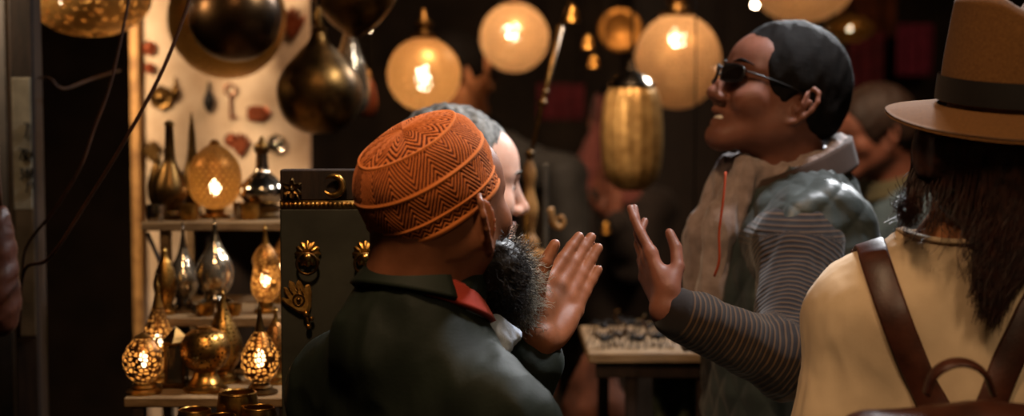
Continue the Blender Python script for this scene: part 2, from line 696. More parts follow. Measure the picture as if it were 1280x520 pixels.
# ================================================================== camera, world, unseen area lights
cam = bpy.data.objects.new('camera', bpy.data.cameras.new('camera'))
COL.objects.link(cam)
cam.location = tuple(CAM)
cam.rotation_euler = (PI / 2 - TILT, 0, 0)
cam.data.sensor_width = 36
cam.data.lens = 50
cam.data.clip_start = 0.05
cam.data.dof.use_dof = True
cam.data.dof.focus_distance = 1.93
cam.data.dof.aperture_fstop = 2.2
SC.camera = cam
SC.view_settings.view_transform = 'Standard'
SC.view_settings.look = 'None'
SC.view_settings.gamma = 1.0
SC.view_settings.exposure = 0.0
SC.view_settings.use_curve_mapping = False
SC.cycles.use_denoising = True
SC.cycles.max_bounces = 6
SC.cycles.transparent_max_bounces = 12
SC.cycles.caustics_reflective = False
SC.cycles.caustics_refractive = False
SC.cycles.sample_clamp_indirect = 4.0
w = bpy.data.worlds.new('night'); SC.world = w
w.use_nodes = True
w.node_tree.nodes['Background'].inputs[0].default_value = (1.0, 0.62, 0.30, 1)
w.node_tree.nodes['Background'].inputs[1].default_value = 0.042


def lamp(name, loc, aim, power, col, size, spread=180.0):
    L = bpy.data.lights.new(name, 'AREA')
    L.energy = power; L.color = col; L.shape = 'DISK'; L.size = size
    L.spread = math.radians(spread)
    o = bpy.data.objects.new(name, L)
    COL.objects.link(o)
    o.location = loc
    o.rotation_euler = (Vector(aim) - Vector(loc)).to_track_quat('-Z', 'Y').to_euler()
    return o


lamp('street_floodlight', (1.35, 4.4, 3.05), (0.40, 2.1, 1.5), 12, (0.95, 0.97, 1.0), 0.25, 60)
lamp('overhead_lamp', (0.85, 2.30, 3.0), (0.02, 2.2, 1.5), 9, (0.95, 0.96, 1.0), 0.22, 75)
lamp('stall_lamp_behind', (0.70, 0.30, 2.6), (0.56, 1.75, 1.30), 1.0, (1.0, 0.70, 0.42), 0.30, 60)
lamp('cap_fill', (-0.25, 0.95, 3.05), (0.0, 1.88, 1.5), 4.0, (1.0, 0.64, 0.36), 0.25, 70)  # unseen light added for the orange cap and the raised hand
lamp('board_fill', (-1.35, 2.45, 2.15), (-0.68, 3.33, 1.72), 8, (1.0, 0.74, 0.48), 0.15, 90)  # added fill from the left, no visible source, brightens the pale board
lamp('far_corner_fill', (1.35, 3.1, 2.95), (1.05, 4.05, 1.62), 3, (1.0, 0.64, 0.40), 0.2, 70)  # added to lift the dim far figure beyond the hat; source unseen
lamp('far_fill', (0.1, 2.75, 3.0), (0.10, 4.5, 1.55), 17, (1.0, 0.66, 0.42), 0.3, 100)  # unseen fill added because the lanterns leave the background people too dark

# ================================================================== the setting
structure('floor', box((0.2, 3.2, -0.05), (7.0, 10.0, 0.1)), M['floor'])
structure('ceiling', box((0.2, 3.2, 3.35), (7.0, 10.0, 0.1)), M['dark_plaster'])
structure('wall_back', box((0.2, 7.6, 1.65), (7.0, 0.2, 3.3)), M['dark_plaster'])
structure('wall_left', box((-2.9, 3.2, 1.65), (0.2, 8.6, 3.3)), M['dark_plaster'])
structure('wall_right', box((3.3, 3.2, 1.65), (0.2, 8.6, 3.3)), M['dark_plaster'])
CEIL = 3.30

# the weathered post with painted letters, at the photo's edge
pa = at(36, 260, 2.6)
post = thing('wooden_post', (pa[0], pa[1], 0), 'weathered wooden post with dark hand-painted letters on its pale patch', 'post')
part('shaft', box((pa[0], pa[1], 1.65), (0.045, 0.05, 3.3), 0.004), M['dark_wood'], post, False)
zt, zb = at(0, 97, 2.574)[2], at(0, 262, 2.574)[2]
M['patch'] = plain('limewash', '958c78', '5f5748', 0.9, 0, 22, 0.4, 90, 0.001)
part('whitewashed_patch', box((pa[0], pa[1] - 0.0265, (zt + zb) / 2), (0.0335, 0.004, zt - zb), 0.001), M['patch'], post, False)
zt2, zb2 = at(0, 258, 2.574)[2], at(0, 420, 2.574)[2]
part('lower_patch', box((pa[0] + .001, pa[1] - 0.0265, (zt2 + zb2) / 2), (0.034, 0.003, zt2 - zb2), 0.001),
     plain('bare_wood', '5d4c36', '44351f', 0.8, 0, 22, 0.4, 90, 0.001), post, False)
GLY = {'7': [[(0, 1), (.8, 1), (.25, 0)]], 'R': [[(0, 0), (.05, 1), (.7, .9), (.65, .55), (.05, .5), (.75, 0)]],
       'A': [[(0, 0), (.4, 1), (.8, 0)], [(.15, .4), (.65, .4)]], '3': [[(0, .95), (.6, .95), (.3, .55), (.7, .3), (.4, 0), (0, .1)]],
       '0': [[(.4, 1), (.05, .6), (.3, 0), (.7, .4), (.4, 1)]], 'P': [[(0, 0), (.05, 1), (.65, .85), (.6, .5), (.05, .45)]],
       '/': [[(0, 0), (.5, 1)]], 'V': [[(0, 1), (.35, 0), (.7, 1)]]}
bits = []
for txt, px, py, hh in (('7RA', 23.5, 200, 14), ('30P', 25, 224, 14), ('/V', 33, 240, 13), ('7', 30, 172, 18)):
    for i, ch in enumerate(txt):
        for st in GLY[ch]:
            q = [at(px + i * 7 + a * 6.4, py - b * hh, 2.5692) for a, b in st]
            bits.append(tube(q, 0.0017, 6, flat=1.0))
part('painted_letters', merge(*bits), plain('dark_paint', '17130f', None, 0.8, bump=0), post)
pb = at(6, 260, 2.9)
single('iron_post', merge(box((pb[0], pb[1], 1.65), (0.03, 0.03, 3.3), 0.003), box((pb[0], pb[1], 0.01), (0.1, 0.1, 0.02), 0.003)), M['black_iron'],
       'dark narrow iron post standing behind the lettered wooden post', 'post', smooth=False)
# loose cables
def cable(pts, r, label):
    q = [at(*p) for p in pts]
    c0 = np.array((q[0][0] + .10, q[0][1], CEIL))
    q = [c0 + (q[0] - c0) * k / 7 for k in range(7)] + q
    return single('hanging_cable', tube(spline(q, 8), r, 8), M['cable'], label, 'cable', 'loose hanging cables')
cable([(250, -60, 2.2), (215, 60, 2.2), (165, 160, 2.2), (110, 250, 2.22), (62, 322, 2.25), (30, 340, 2.4), (24, 420, 2.56)], 0.0030, 'long brown cable running slantwise across the front of the white board')
cable([(170, -60, 2.35), (142, 90, 2.35), (118, 160, 2.35), (100, 210, 2.35), (68, 262, 2.38), (35, 305, 2.45), (28, 340, 2.5), (24, 410, 2.56)], 0.0026, 'brown cable sagging in the dark gap beside the lettered post')
tw = [at(*p) for p in ((44, 97, 2.6), (62, 98, 2.6), (72, 108, 2.6), (85, 110, 2.65), (112, 100, 2.75), (150, 88, 2.9))]
single('hanging_wire', tube(spline(tw, 6), 0.0022, 6), M['cable'], 'thin twisted wire tied to the top of the pale patch on the post', 'wire')
# a pouch at the very edge
pp = at(2, 300, 2.3)
pouch = thing('hanging_pouch', (pp[0], pp[1], at(0, 420, 2.3)[2]), 'brown leather pouch hanging at the edge by the lettered post', 'pouch')
part('pouch_body', folds(volume([E(pp + np.array((0, 0, -.04)), (0.022, .03, .1), k=.02), E(pp + np.array((0, 0, -.1)), (0.026, .034, .06), k=.02)], 0.006), .003, 40, 3), M['leather'], pouch)
part('cord', tube(spline([pp + np.array((0, 0, .05)), pp + np.array((-.004, 0, .3)), np.array((pp[0] - .01, pp[1], CEIL))], 5), 0.003, 6), M['cable'], pouch)
# ================================================================== tiered lamp stand
ZB, ZM, ZT, ZL = 1.226, 1.327, 1.4755, 1.174
xb0, xb1 = at(146, 0, 2.205)[0], at(368, 0, 2.205)[0]
xm0, xm1 = at(186, 0, 2.385)[0], at(380, 0, 2.385)[0]
xt0, xt1 = at(171, 0, 2.565)[0], at(390, 0, 2.565)[0]
rack = thing('lamp_stand', ((xt0 + xt1) / 2, 2.475, 0), 'stepped wooden market stand with three pale boards holding the brass lamps', 'stand')
for (x0, x1, y0, y1, z, nm) in ((xb0, xb1, 2.205, 2.52, ZB, 'M'), (xm0, xm1, 2.385, 2.70, ZM, 'M'), (xt0, xt1, 2.565, 2.943, ZT, 'M')):
    part('shelf_board', box(((x0 + x1) / 2, (y0 + y1) / 2, z - .008), (x1 - x0, y1 - y0, 0.016), 0.002), M['worn_wood'], rack, False)
xf = at(322, 0, 1.935)[0]
part('front_board', box(((xb0 + .02 + xf) / 2, 2.061, ZL - .008), (xf - xb0 - .02, 0.25, 0.016), 0.002), M['dark_wood'], rack, False)
for (x, y, z) in ((xt0 + .04, 2.5875, ZT), (xt1 - .011, 2.69, ZT), (xt0 + .01, 2.925, ZT), (xt1 - .01, 2.925, ZT)):
    part('leg', box((x, y, (z - .016) / 2), (0.018, 0.022, z - .016), 0.002), M['worn_wood'], rack, False)
for (x, y, z) in ((xb0 + .02, 2.2185, ZB), (xb1 - .02, 2.2185, ZB), (xb0 + .05, 1.962, ZL), (xf - .03, 1.962, ZL), (xm0 + .012, 2.547, ZM), (xm1 - .02, 2.547, ZM)):
    part('leg', box((x, y, (z - .016) / 2), (0.02, 0.022, z - .016), 0.002), M['dark_wood'], rack, False)
part('brace', tube([(xt0 + .01, 2.574, ZT - .02), (xt0 + .06, 2.574, ZM + .01)], 0.004, 6), M['dark_wood'], rack)
part('back_cloth', box(((xt0 + xt1) / 2, 2.936, .72), (xt1 - xt0, 0.01, 1.44), 0.001), M['dark_wood'], rack, False)

# the pale board behind the top tier
bx0, bx1 = at(173, 0, 3.33)[0], at(386, 0, 3.33)[0]
brd = thing('display_board', ((bx0 + bx1) / 2, 3.33, 0), 'pale plastered display board behind the top shelf, hung with small charms', 'board')
part('panel', box(((bx0 + bx1) / 2, 3.34, 1.35), (bx1 - bx0, 0.03, 2.70), 0.003), M['plaster'], brd, False)
part('edge_strip', box((bx0 - .006, 3.33, 1.35), (0.022, 0.05, 2.70), 0.003), M['gilt_wood'], brd, False)

BASE = [(22, 0), (22.5, 2.5), (20, 4), (15, 6), (15.5, 8), (12, 10.5), (11, 14)]


def table_lamp(px, Y, z, base, shade, top, mshade, label, cat='lamp', bulb=None, mb=None, group=None, name='brass_lamp', bm='bulb'):
    """profiles in photo pixels at the lamp's own distance, measured up from its base"""
    Y = Y * .9
    s = per(Y)
    loc = (at(px, 260, Y)[0], Y, z + .0006)
    t = thing(name, loc, label, cat, group)
    sc = lambda p: [(r * s, h * s) for r, h in p]
    mb = mb or M['brass']
    if base:
        part('base', lathe([(1e-5, 0)] + sc(base) + [(1e-5, sc(base)[-1][1])], 36), mb, t, sharp=35, world=False)
    part('shade', lathe(smooth_prof(sc(shade), 6), 48), mshade, t, world=False)
    if top:
        part('spire', lathe(sc(top) + [(1e-5, sc(top)[-1][1])], 24), mb, t, sharp=50, world=False)
    if bulb:
        h, r, l = bulb
        V, F, U = lathe(sc([(0, -l), (r * .6, -l * .6), (r, -l * .1), (r * .8, l * .4), (r * .3, l * .85), (0, l)]), 14)
        part('bulb', (V + np.array((0, 0, h * s)), F), M[bm], t, world=False)
    return t


spire = lambda r, h0, h1: [(r, h0), (r * .72, h0 + (h1 - h0) * .2), (r * .45, h0 + (h1 - h0) * .5), (r * .38, h0 + (h1 - h0) * .72), (2.6, h0 + (h1 - h0) * .76), (1.6, h0 + (h1 - h0) * .8), (.8, h1)]
# bottom board
table_lamp(176, 2.49, ZB, BASE, [(11, 14), (20, 23), (25.5, 38), (23, 54), (15, 66), (8.5, 71)], [(9.5, 70), (10, 72), (6, 74), (2, 77)], M['pierced_leaf'],
           'lit pierced brass lamp with a short bud-shaped shade at the bottom shelf end', bulb=(41, 6.5, 12))
table_lamp(195, 2.60, ZB, BASE, [(11, 14), (20, 26), (23, 42), (18, 62), (11, 82), (7, 95)], spire(7, 95, 132), M['pierced_leaf'],
           'tall lit pierced brass lamp with a long cone spire behind the bud-shaped lamp', bulb=(52, 6, 11))
table_lamp(254, 2.515, ZB, [(27, 0), (28, 3), (24, 5), (21, 8), (22, 10), (18, 14), (15, 20), (14, 24)],
           [(14, 24), (24, 32), (31, 47), (30, 60), (22, 73), (9, 79)], [(9, 79), (9.5, 81), (5, 82), (1, 83)], M['pierced_dark'],
           'unlit round brass lamp with a wide stepped foot at the front of the bottom shelf')
table_lamp(277, 2.60, ZB, BASE, [(11, 14), (21, 28), (24, 46), (18, 66), (10, 84), (6, 94)], spire(6, 94, 118), M['pierced_dark'],
           'unlit pierced teardrop lamp whose spire rises behind the round unlit lamp')
table_lamp(323, 2.49, ZB, BASE, [(11, 14), (19, 22), (24, 36), (22, 52), (14, 68), (7, 78)], spire(7, 78, 116), M['pierced_leaf'],
           'lit onion-shaped pierced lamp with a dark spire, beside the olive panel', bulb=(44, 6.5, 14), mb=M['dark_brass'])
table_lamp(343, 2.595, ZB, BASE, [(11, 14), (18, 26), (19, 40), (15, 56), (9, 70), (5, 76)], spire(5, 76, 96), M['pierced_fine'],
           'smaller pierced lamp half hidden behind the lit onion-shaped lamp')
# little glazed lantern
s = per(2.295)
ll = thing('glass_lantern', (at(214, 0, 2.295)[0], 2.295, ZB + .0006), 'small dark square glass lantern between the tall lit lamp and the round lamp', 'lantern')
part('base', box((0, 0, .004), (30 * s, 30 * s, .008), .001), M['dark_brass'], ll, False, world=False)
part('frame', merge(*[box((sx * 11 * s, sy * 11 * s, 30 * s), (3 * s, 3 * s, 50 * s)) for sx in (-1, 1) for sy in (-1, 1)],
                    box((0, 0, 56 * s), (28 * s, 28 * s, 5 * s), .001)), M['dark_brass'], ll, False, world=False)
gl = NT('smoky_glass')
M['glass'] = gl.done(gl.bsdf(lin('6a5a48'), 0.08, 0, None, 0.6, 0, Transmission_Weight=0.85))
part('pane', merge(*[box((sx * 11 * s, sy * 11 * s, 30 * s), (.8 * s if sx else 19 * s, 19 * s if sx else .8 * s, 46 * s)) for sx, sy in ((1, 0), (-1, 0), (0, 1), (0, -1))]), M['glass'], ll, False, world=False)
part('roof', lathe([(20 * s, 58 * s), (12 * s, 64 * s), (5 * s, 72 * s), (1e-5, 76 * s)], 4), M['dark_brass'], ll, False, world=False)
# middle board
table_lamp(205, 2.70, ZM, [(14, 0), (14.5, 3), (9, 6), (9, 12)], [(9, 12), (12, 22), (15, 36), (12, 52), (7, 66)], spire(7, 66, 84), M['pierced_dark'],
           'small pierced brass bottle lamp at the open end of the middle shelf')
M['mirror_glass'] = plain('mercury_glass', 'd0c0a6', '8f7c62', 0.16, .85, 30, 0.5, 110, 0.0018)
table_lamp(228, 2.78, ZM, [(16, 0), (16, 3), (10, 7), (9, 12)], [(9, 12), (17, 24), (19.5, 38), (15, 52), (8, 66), (5, 76)], spire(5, 76, 108), M['mirror_glass'],
           'slim silvered glass teardrop lamp behind the big silvered one', mb=M['silver'])
table_lamp(268, 2.73, ZM, [(29, 0), (30, 3), (27, 7), (20, 10), (22, 14), (15, 17), (12, 22)], [(12, 22), (20, 32), (24, 47), (21, 62), (13, 76), (7, 88)], spire(7, 88, 117), M['mirror_glass'],
           'big silvered glass teardrop lamp on a wide ringed foot, centre of the middle shelf', mb=M['silver'])
table_lamp(331, 2.72, ZM, [(15, 0), (15, 3), (10, 6), (9, 13)], [(9, 13), (17, 24), (18, 40), (15, 56), (17, 66), (12, 78), (5, 86)], spire(5, 86, 112), M['pierced_fine'],
           'lit gourd-shaped pierced lamp at the panel end of the middle shelf', bulb=(42, 6.5, 11))
table_lamp(352, 2.87, ZM, [(15, 0), (15, 3), (10, 6), (9, 13)], [(9, 13), (15, 26), (17, 44), (14, 60), (5, 78)], spire(5, 78, 88), M['pierced_fine'],
           'pale pierced lamp behind the gourd-shaped one, cut off by the olive panel', bulb=(46, 3, 5))
bs = per(2.69)
for i, px in enumerate((252, 285)):
    b = single('tealight_cup', lathe([(1e-5, 0), (.012, 0), (.016, .008), (.017, .02), (.015, .02), (.013, .006), (1e-5, .004)], 24, (at(px, 0, 2.403)[0], 2.405, ZM + .0006)), M['brass'],
               ('small brass tealight cup in front of the slim silvered lamp', 'small brass tealight cup in front of the big silvered foot')[i], 'cup', 'tealight cups on the middle shelf', sharp=40)
# top board
table_lamp(213, 2.94, ZT, [(18, 0), (18, 3), (12, 6), (11, 10)], [(11, 10), (19, 24), (21, 38), (15, 56), (8, 72), (6, 90)], [(6, 90), (5, 116), (7, 118), (5, 121), (2, 123)], M['dark_brass'],
           'tall long-necked brass bottle lamp at the open end of the top shelf', mb=M['dark_brass'])
table_lamp(269, 2.97, ZT, [(18, 0), (18, 4), (12, 6), (12, 12)], [(12, 12), (27, 24), (33, 46), (30, 68), (18, 84), (6, 92)], [(6, 92), (7, 94), (3, 98)], M['woven'],
           'lit egg-shaped lamp with a woven wire shade in the middle of the top shelf', bulb=(38, 8, 11))
table_lamp(328, 2.97, ZT, [(25, 0), (25, 4), (22, 7), (24, 14), (18, 17)], [(18, 17), (27, 26), (28, 38), (18, 50), (9, 60), (7, 80)], [(7, 80), (10, 84), (9, 92), (4, 96), (2, 102)], M['silver'],
           'long-necked silvered metal bottle lamp at the panel end of the top shelf', mb=M['dark_brass'])
table_lamp(241, 3.06, ZT, [(12, 0), (12, 3), (9, 8)], [(9, 8), (15, 24), (14, 44), (8, 66), (5, 84)], [(5, 84), (4, 104), (1, 128)], M['dark_brass'],
           'dark slender bottle behind the woven wire lamp', mb=M['dark_brass'], name='brass_bottle', cat='bottle')
table_lamp(198, 3.03, ZT, [(10, 0), (10, 3), (8, 8)], [(8, 8), (12, 24), (12, 44), (8, 60), (5, 66)], [(5, 66), (4, 76), (1, 80)], M['dark_brass'],
           'short dark bottle in the corner behind the long-necked brass lamp', mb=M['dark_brass'], name='brass_bottle', cat='bottle')
for i, (px, Y) in enumerate(((191, 2.88), (233, 2.90), (300, 2.95), (310, 2.92))):
    single('tealight_glass', lathe([(1e-5, 0), (.014, 0), (.017, .01), (.018, .03), (.016, .03), (.014, .006), (1e-5, .005)], 24, (at(px, 0, Y * .9)[0], Y * .9, ZT + .0006)), (M['silver'], M['brass'])[i % 2],
           ('small silvered tealight glass at the corner of the top shelf', 'small brass tealight glass between the long-necked and the woven lamp',
            'small silvered tealight glass right beside the woven wire lamp', 'small brass tealight glass in front of the silvered bottle lamp')[i], 'tealight', 'tealight glasses on the top shelf', sharp=40)
# bowls on the lowest board
def bowl(px, Y, r, hgt, label, lid=False):
    t = thing('brass_bowl', (at(px, 0, Y * .9)[0], Y * .9, ZL + .0006), label, 'bowl', 'brass bowls below the lamps')
    part('bowl', lathe(smooth_prof([(1e-5, 0.004), (r * .55, 0), (r * .62, .004), (r * .95, hgt * .45), (r, hgt * .75), (r * .9, hgt), (r * .84, hgt), (r * .9, hgt * .7), (r * .6, hgt * .15), (1e-5, hgt * .12)], 3), 36), M['brass'], t, world=False)
    part('rim', ring((0, 0, hgt), r * .88, r * .05, (0, 0, 1)), M['brass'], t, world=False)
    return t


bowl(291, 2.35, .031, .076, 'big round brass pot in front of the bottom shelf, under the round unlit lamp')
bowl(236, 2.32, .026, .056, 'small brass bowl nearest the lettered post below the bottom shelf')
bowl(270, 2.26, .0235, .058, 'small brass bowl standing before the big brass pot')
bowl(318, 2.31, .026, .061, 'wide brass bowl beside the olive panel, below the lit onion lamp')

# ================================================================== charms on the pale board
def hamsa(s):
    return [(x * s, z * s) for x, z in ((0, 22), (3, 18), (3.5, 8), (5, 8), (6, 17), (8.5, 18.5), (10, 15), (9.5, 5), (12, 6), (15, 10), (17, 8), (15, 1), (11, -6), (7, -13), (2, -17), (0, -20),
                                        (-2, -17), (-7, -13), (-11, -6), (-15, 1), (-17, 8), (-15, 10), (-12, 6), (-9.5, 5), (-10, 15), (-8.5, 18.5), (-6, 17), (-5, 8), (-3.5, 8), (-3, 18))]


def charm(px, py, kind, sz, m, label):
    p = at(px, py, 3.318)
    s = per(3.318)
    if kind == 'hamsa':
        g = prism(hamsa(sz / 20 * s), .006, p, .12)
    elif kind == 'disc':
        g = merge(*[x[:2] for x in (lathe([(1e-5, 0), (sz * s, 0), (sz * s * .9, .006), (sz * s * .6, .003), (sz * s * .4, .008), (1e-5, .010)], 28, p, 8, .08, (0, -1, 0)),)])
    elif kind == 'key':
        g = merge(ring(p + np.array((0, 0, sz * s * .7)), sz * s * .32, .0022), tube([p + np.array((0, 0, sz * s * .4)), p - np.array((0, 0, sz * s))], .0028, 6),
                  box(p + np.array((.006, 0, -sz * s * .8)), (.012, .004, .006)))
    elif kind == 'fish':
        a = np.linspace(0, 2 * PI, 26, endpoint=False)
        g = prism([(sz * s * (math.cos(x) * .9 + .25 * (math.cos(x) < -.85)), sz * s * .42 * math.sin(x) * (1.2 if abs(math.cos(x)) < .8 else 1.0 if math.cos(x) < 0 else .6)) for x in a], .006, p, .15)
    else:   # pendant drop
        g = merge(lathe(smooth_prof([(1e-5, -sz * s), (sz * s * .28, -sz * s * .6), (sz * s * .34, -sz * s * .1), (sz * s * .12, sz * s * .4), (.002, sz * s)], 4), 16, p)[:2])
    return single('wall_charm', g, m, label, 'charm', 'charms hung on the pale board', sharp=40)


M['copper'] = plain('copper', '9c5434', '6d3420', 0.4, 0.8, 40, 0.3, 200, .0008)
charm(201, 122, 'disc', 15, M['dark_brass'], 'dark round rosette charm high on the pale board above the long-necked lamp')
charm(219, 112, 'drop', 16, M['dark_brass'], 'dark drop charm hanging beside the round rosette on the board')
charm(261, 122, 'drop', 20, M['black_iron'], 'black drop-shaped charm on the board above the woven lamp')
charm(288, 128, 'key', 22, M['copper'], 'copper key charm on the board under the big dark ball')
charm(321, 142, 'fish', 20, M['copper'], 'copper fish charm on the board between the key and the teardrop lantern')
charm(289, 175, 'disc', 9, M['copper'], 'small copper rosette on the board behind the woven lamp')
charm(190, 190, 'hamsa', 14, M['dark_brass'], 'dark hand-shaped charm at the edge of the board by the dark bottle')
charm(345, 180, 'disc', 12, M['silver'], 'silver round charm on the board beside the silvered bottle neck')
charm(300, 182, 'hamsa', 15, M['copper'], 'copper hand-shaped charm peeping out beside the woven lamp')
charm(186, 60, 'disc', 9, M['copper'], 'small round copper charm high at the edge of the board')
charm(187, 85, 'disc', 7, M['copper'], 'tiny round copper charm low under the small one at the edge of the board')
charm(365, 30, 'hamsa', 20, M['copper'], 'copper hand charm high on the board beside the teardrop lantern')

# ================================================================== hanging lanterns
def hang(px, py, Y, shade, mshade, label, neck=None, bulb=None, mb=None, cat='lantern', group=None, lobes=0, amp=0.0, bm='globe_bulb', cord=True):
    """profile in photo pixels about the point (px, py); the cord goes up to the ceiling"""
    s = per(Y)
    p = at(px, py, Y)
    zmin = min(h for r, h in shade) * s
    t = thing('hanging_lantern', (p[0], Y, p[2] + zmin), label, cat, group)
    mb = mb or M['dark_brass']
    sc = lambda q: [(r * s, h * s - zmin) for r, h in q]
    part('shade', lathe(smooth_prof(sc(shade), 7), 64 if lobes else 56, lobes=lobes, amp=amp), mshade, t, world=False)
    top = max(h for r, h in (neck or shade)) * s - zmin
    if neck:
        part('cap', lathe([(1e-5, sc(neck)[0][1])] + sc(neck) + [(1e-5, sc(neck)[-1][1])], 28), mb, t, sharp=40, world=False)
    if cord:
        part('cord', tube([(0, 0, top - .004), (0, 0, CEIL - (p[2] + zmin))], 0.0035, 6), M['black_iron'], t, world=False)
    if bulb:
        dx, h, r, l = bulb
        V, F = ball((dx * s, 0, h * s - zmin), (r * s, r * s, l * s), 16, 12)
        part('bulb', (V, F), M[bm], t, world=False)
    return t


sph = lambda r, k=1.0, a=.16, n=11: [(max(r * math.sin(x), .0), -r * k * math.cos(x)) for x in np.linspace(.0, PI - a, n)]
NECK = lambda r, h: [(r * .42, h * .93), (r * .44, h * .99), (r * .24, h * 1.05), (r * .2, h * 1.2), (r * .3, h * 1.28), (r * .12, h * 1.45), (r * .05, h * 1.7)]
M['globe_a'] = pierced('pierced_globe_close', 0.0085, 0.26, 'b08a58', 'dca468', .4, .35, clear=.5)
M['globe_b'] = pierced('pierced_globe_far', 0.0120, 0.24, 'b08a58', 'dcac7c', .4, .45, clear=.5)
M['globe_c'] = pierced('embossed_pierced_bowl', 0.020, 0.20, 'b08a50', 'e0a050', .4, .10, clear=.4)
hang(530, 93, 3.5, sph(46), M['globe_a'], 'lit pierced globe lantern hanging right above the orange knitted cap', NECK(44, 48), (0, -5, 11, 16))
hang(643, 47, 4.2, sph(43), M['globe_b'], 'lit round globe lantern beside the head of the man in sunglasses', NECK(42, 44), (-3, 6, 11, 12))
hang(847, 77, 4.0, sph(54, 1.1), M['globe_b'], 'big lit globe lantern hanging before the face of the laughing man in glasses', NECK(54, 60), (0, 29, 10, 12))
hang(1003, -26, 4.4, sph(66, .82), M['globe_b'], 'large lit lantern above the head of the man in the quilted vest', NECK(60, 54), (5, 26, 13, 12))
hang(112, -6, 2.85, sph(76, .68), M['globe_c'], 'wide flattened lit lantern hanging in the corner above the dark gap', NECK(60, 52), (10, 12, 9, 9))
hang(284, 24, 3.08, sph(73, 1.02), M['globe_dim'], 'large pierced brass globe hanging half behind the dark metal ball', NECK(60, 74), (0, -34, 9, 9))
M['dark_ball'] = plain('dark_polished_metal', '5e452a', '38271a', 0.36, 1.0, 12, 0.2, 90, .001)
hang(294, 20, 2.72, sph(57, 1.0), M['dark_ball'], 'dark polished metal ball lantern hanging before the pale board', NECK(50, 57))
hang(443, -12, 2.95, [(0, -60), (8, -56), (30, -40), (50, -14), (52, 6), (40, 30), (14, 48)], M['dark_brass'], 'dark brass lantern with a pointed bottom hanging above the teardrop lantern', NECK(40, 48))
hang(399, 113, 2.85, [(0, -54), (22, -52), (44, -34), (53, -4), (46, 22), (28, 44), (14, 60), (8, 74)], M['dark_brass'], 'dull brass teardrop lantern hanging beside the pale board',
     [(9, 72), (11, 76), (6, 80), (5, 96), (2, 104)], mb=M['dark_brass'])
hang(437, 100, 3.14, [(0, -44), (16, -41), (25, -20), (23, 8), (14, 34), (7, 58)], M['mirror_glass'], 'silvered glass drop lantern hanging just behind the brass teardrop', [(7, 57), (9, 60), (5, 64), (2, 76)], mb=M['silver'])
hang(460, 122, 3.4, [(0, -24), (9, -22), (12, -8), (10, 10), (5, 24)], M['copper'], 'small copper drop lantern between the silvered drop and the lit globe', [(5, 23), (6, 26), (2, 34)])
M['soft_gold'] = plain('soft_gold', 'd8b070', '9a7440', 0.42, .6, 40, .6, 70, .003)
hang(790, 168, 3.45, [(0, -70), (16, -69), (32, -52), (37, -20), (37, 18), (32, 50), (18, 66), (8, 70)], M['soft_gold'], 'tall ribbed gold lantern hanging between the two groups of men',
     [(29, 58), (30, 61), (24, 69), (14, 75), (6, 80), (3, 92)], lobes=14, amp=.03, mb=M['silver'])
hang(1062, 36, 4.7, sph(30, .55), M['globe_dim'], 'small dim orange lantern beyond the head of the man in the vest', NECK(26, 16), (0, 0, 3, 3))
# brass plate and small ornaments
p = at(775, 38, 4.3); s = per(4.3)
pl = thing('brass_plate', (p[0], p[1], p[2] - 27 * s), 'round brass plate with raised rim hanging near the big lit globe', 'plate')
V, F, U = lathe([(1e-5, 0), (14 * s, 0), (18 * s, .012), (26 * s, .016), (28 * s, .008), (26 * s, -.004), (1e-5, -.006)], 40, p, ax=(0, -1, 0))
part('plate', (V, F), plain('dull_gold', 'b07c3a', '7a5222', .55, .8, 30, .4, 120, .001), pl)
part('cord', tube([p + np.array((0, 0, 26 * s)), np.array((p[0], p[1], CEIL))], .003, 6), M['black_iron'], pl)
for (px, py, Y, r, lab) in ((735, 52, 3.9, 9, 'small brass bell hanging beneath the round plate'), (714, 16, 3.9, 11, 'brass bell high beside the leaning brass rod'),
                            (742, 76, 4.1, 8, 'lowest small brass bell under the round plate'), (868, 296, 3.3, 9, 'small copper bell hanging near the mauve scarf'), (757, 284, 3.9, 7, 'tiny brass bell hanging below the ribbed gold lantern')):
    p = at(px, py, Y); s = per(Y)
    b = thing('hanging_bell', (p[0], Y, p[2] - r * s), lab, 'bell', 'small bells')
    part('bell', lathe(smooth_prof([(r * s * 1.0, -r * s), (r * s * .8, -r * s * .5), (r * s * .7, r * s * .3), (r * s * .35, r * s * .9), (1e-5, r * s)], 4), 20, p)[:2], M['brass'] if py != 296 else M['copper'], b)
    part('clapper', ball(p - np.array((0, 0, r * s * .9)), r * s * .25, 10, 8), M['dark_brass'], b)
    part('cord', tube([p + np.array((0, 0, r * s * .9)), np.array((p[0], Y, CEIL))], .002, 5), M['black_iron'], b)
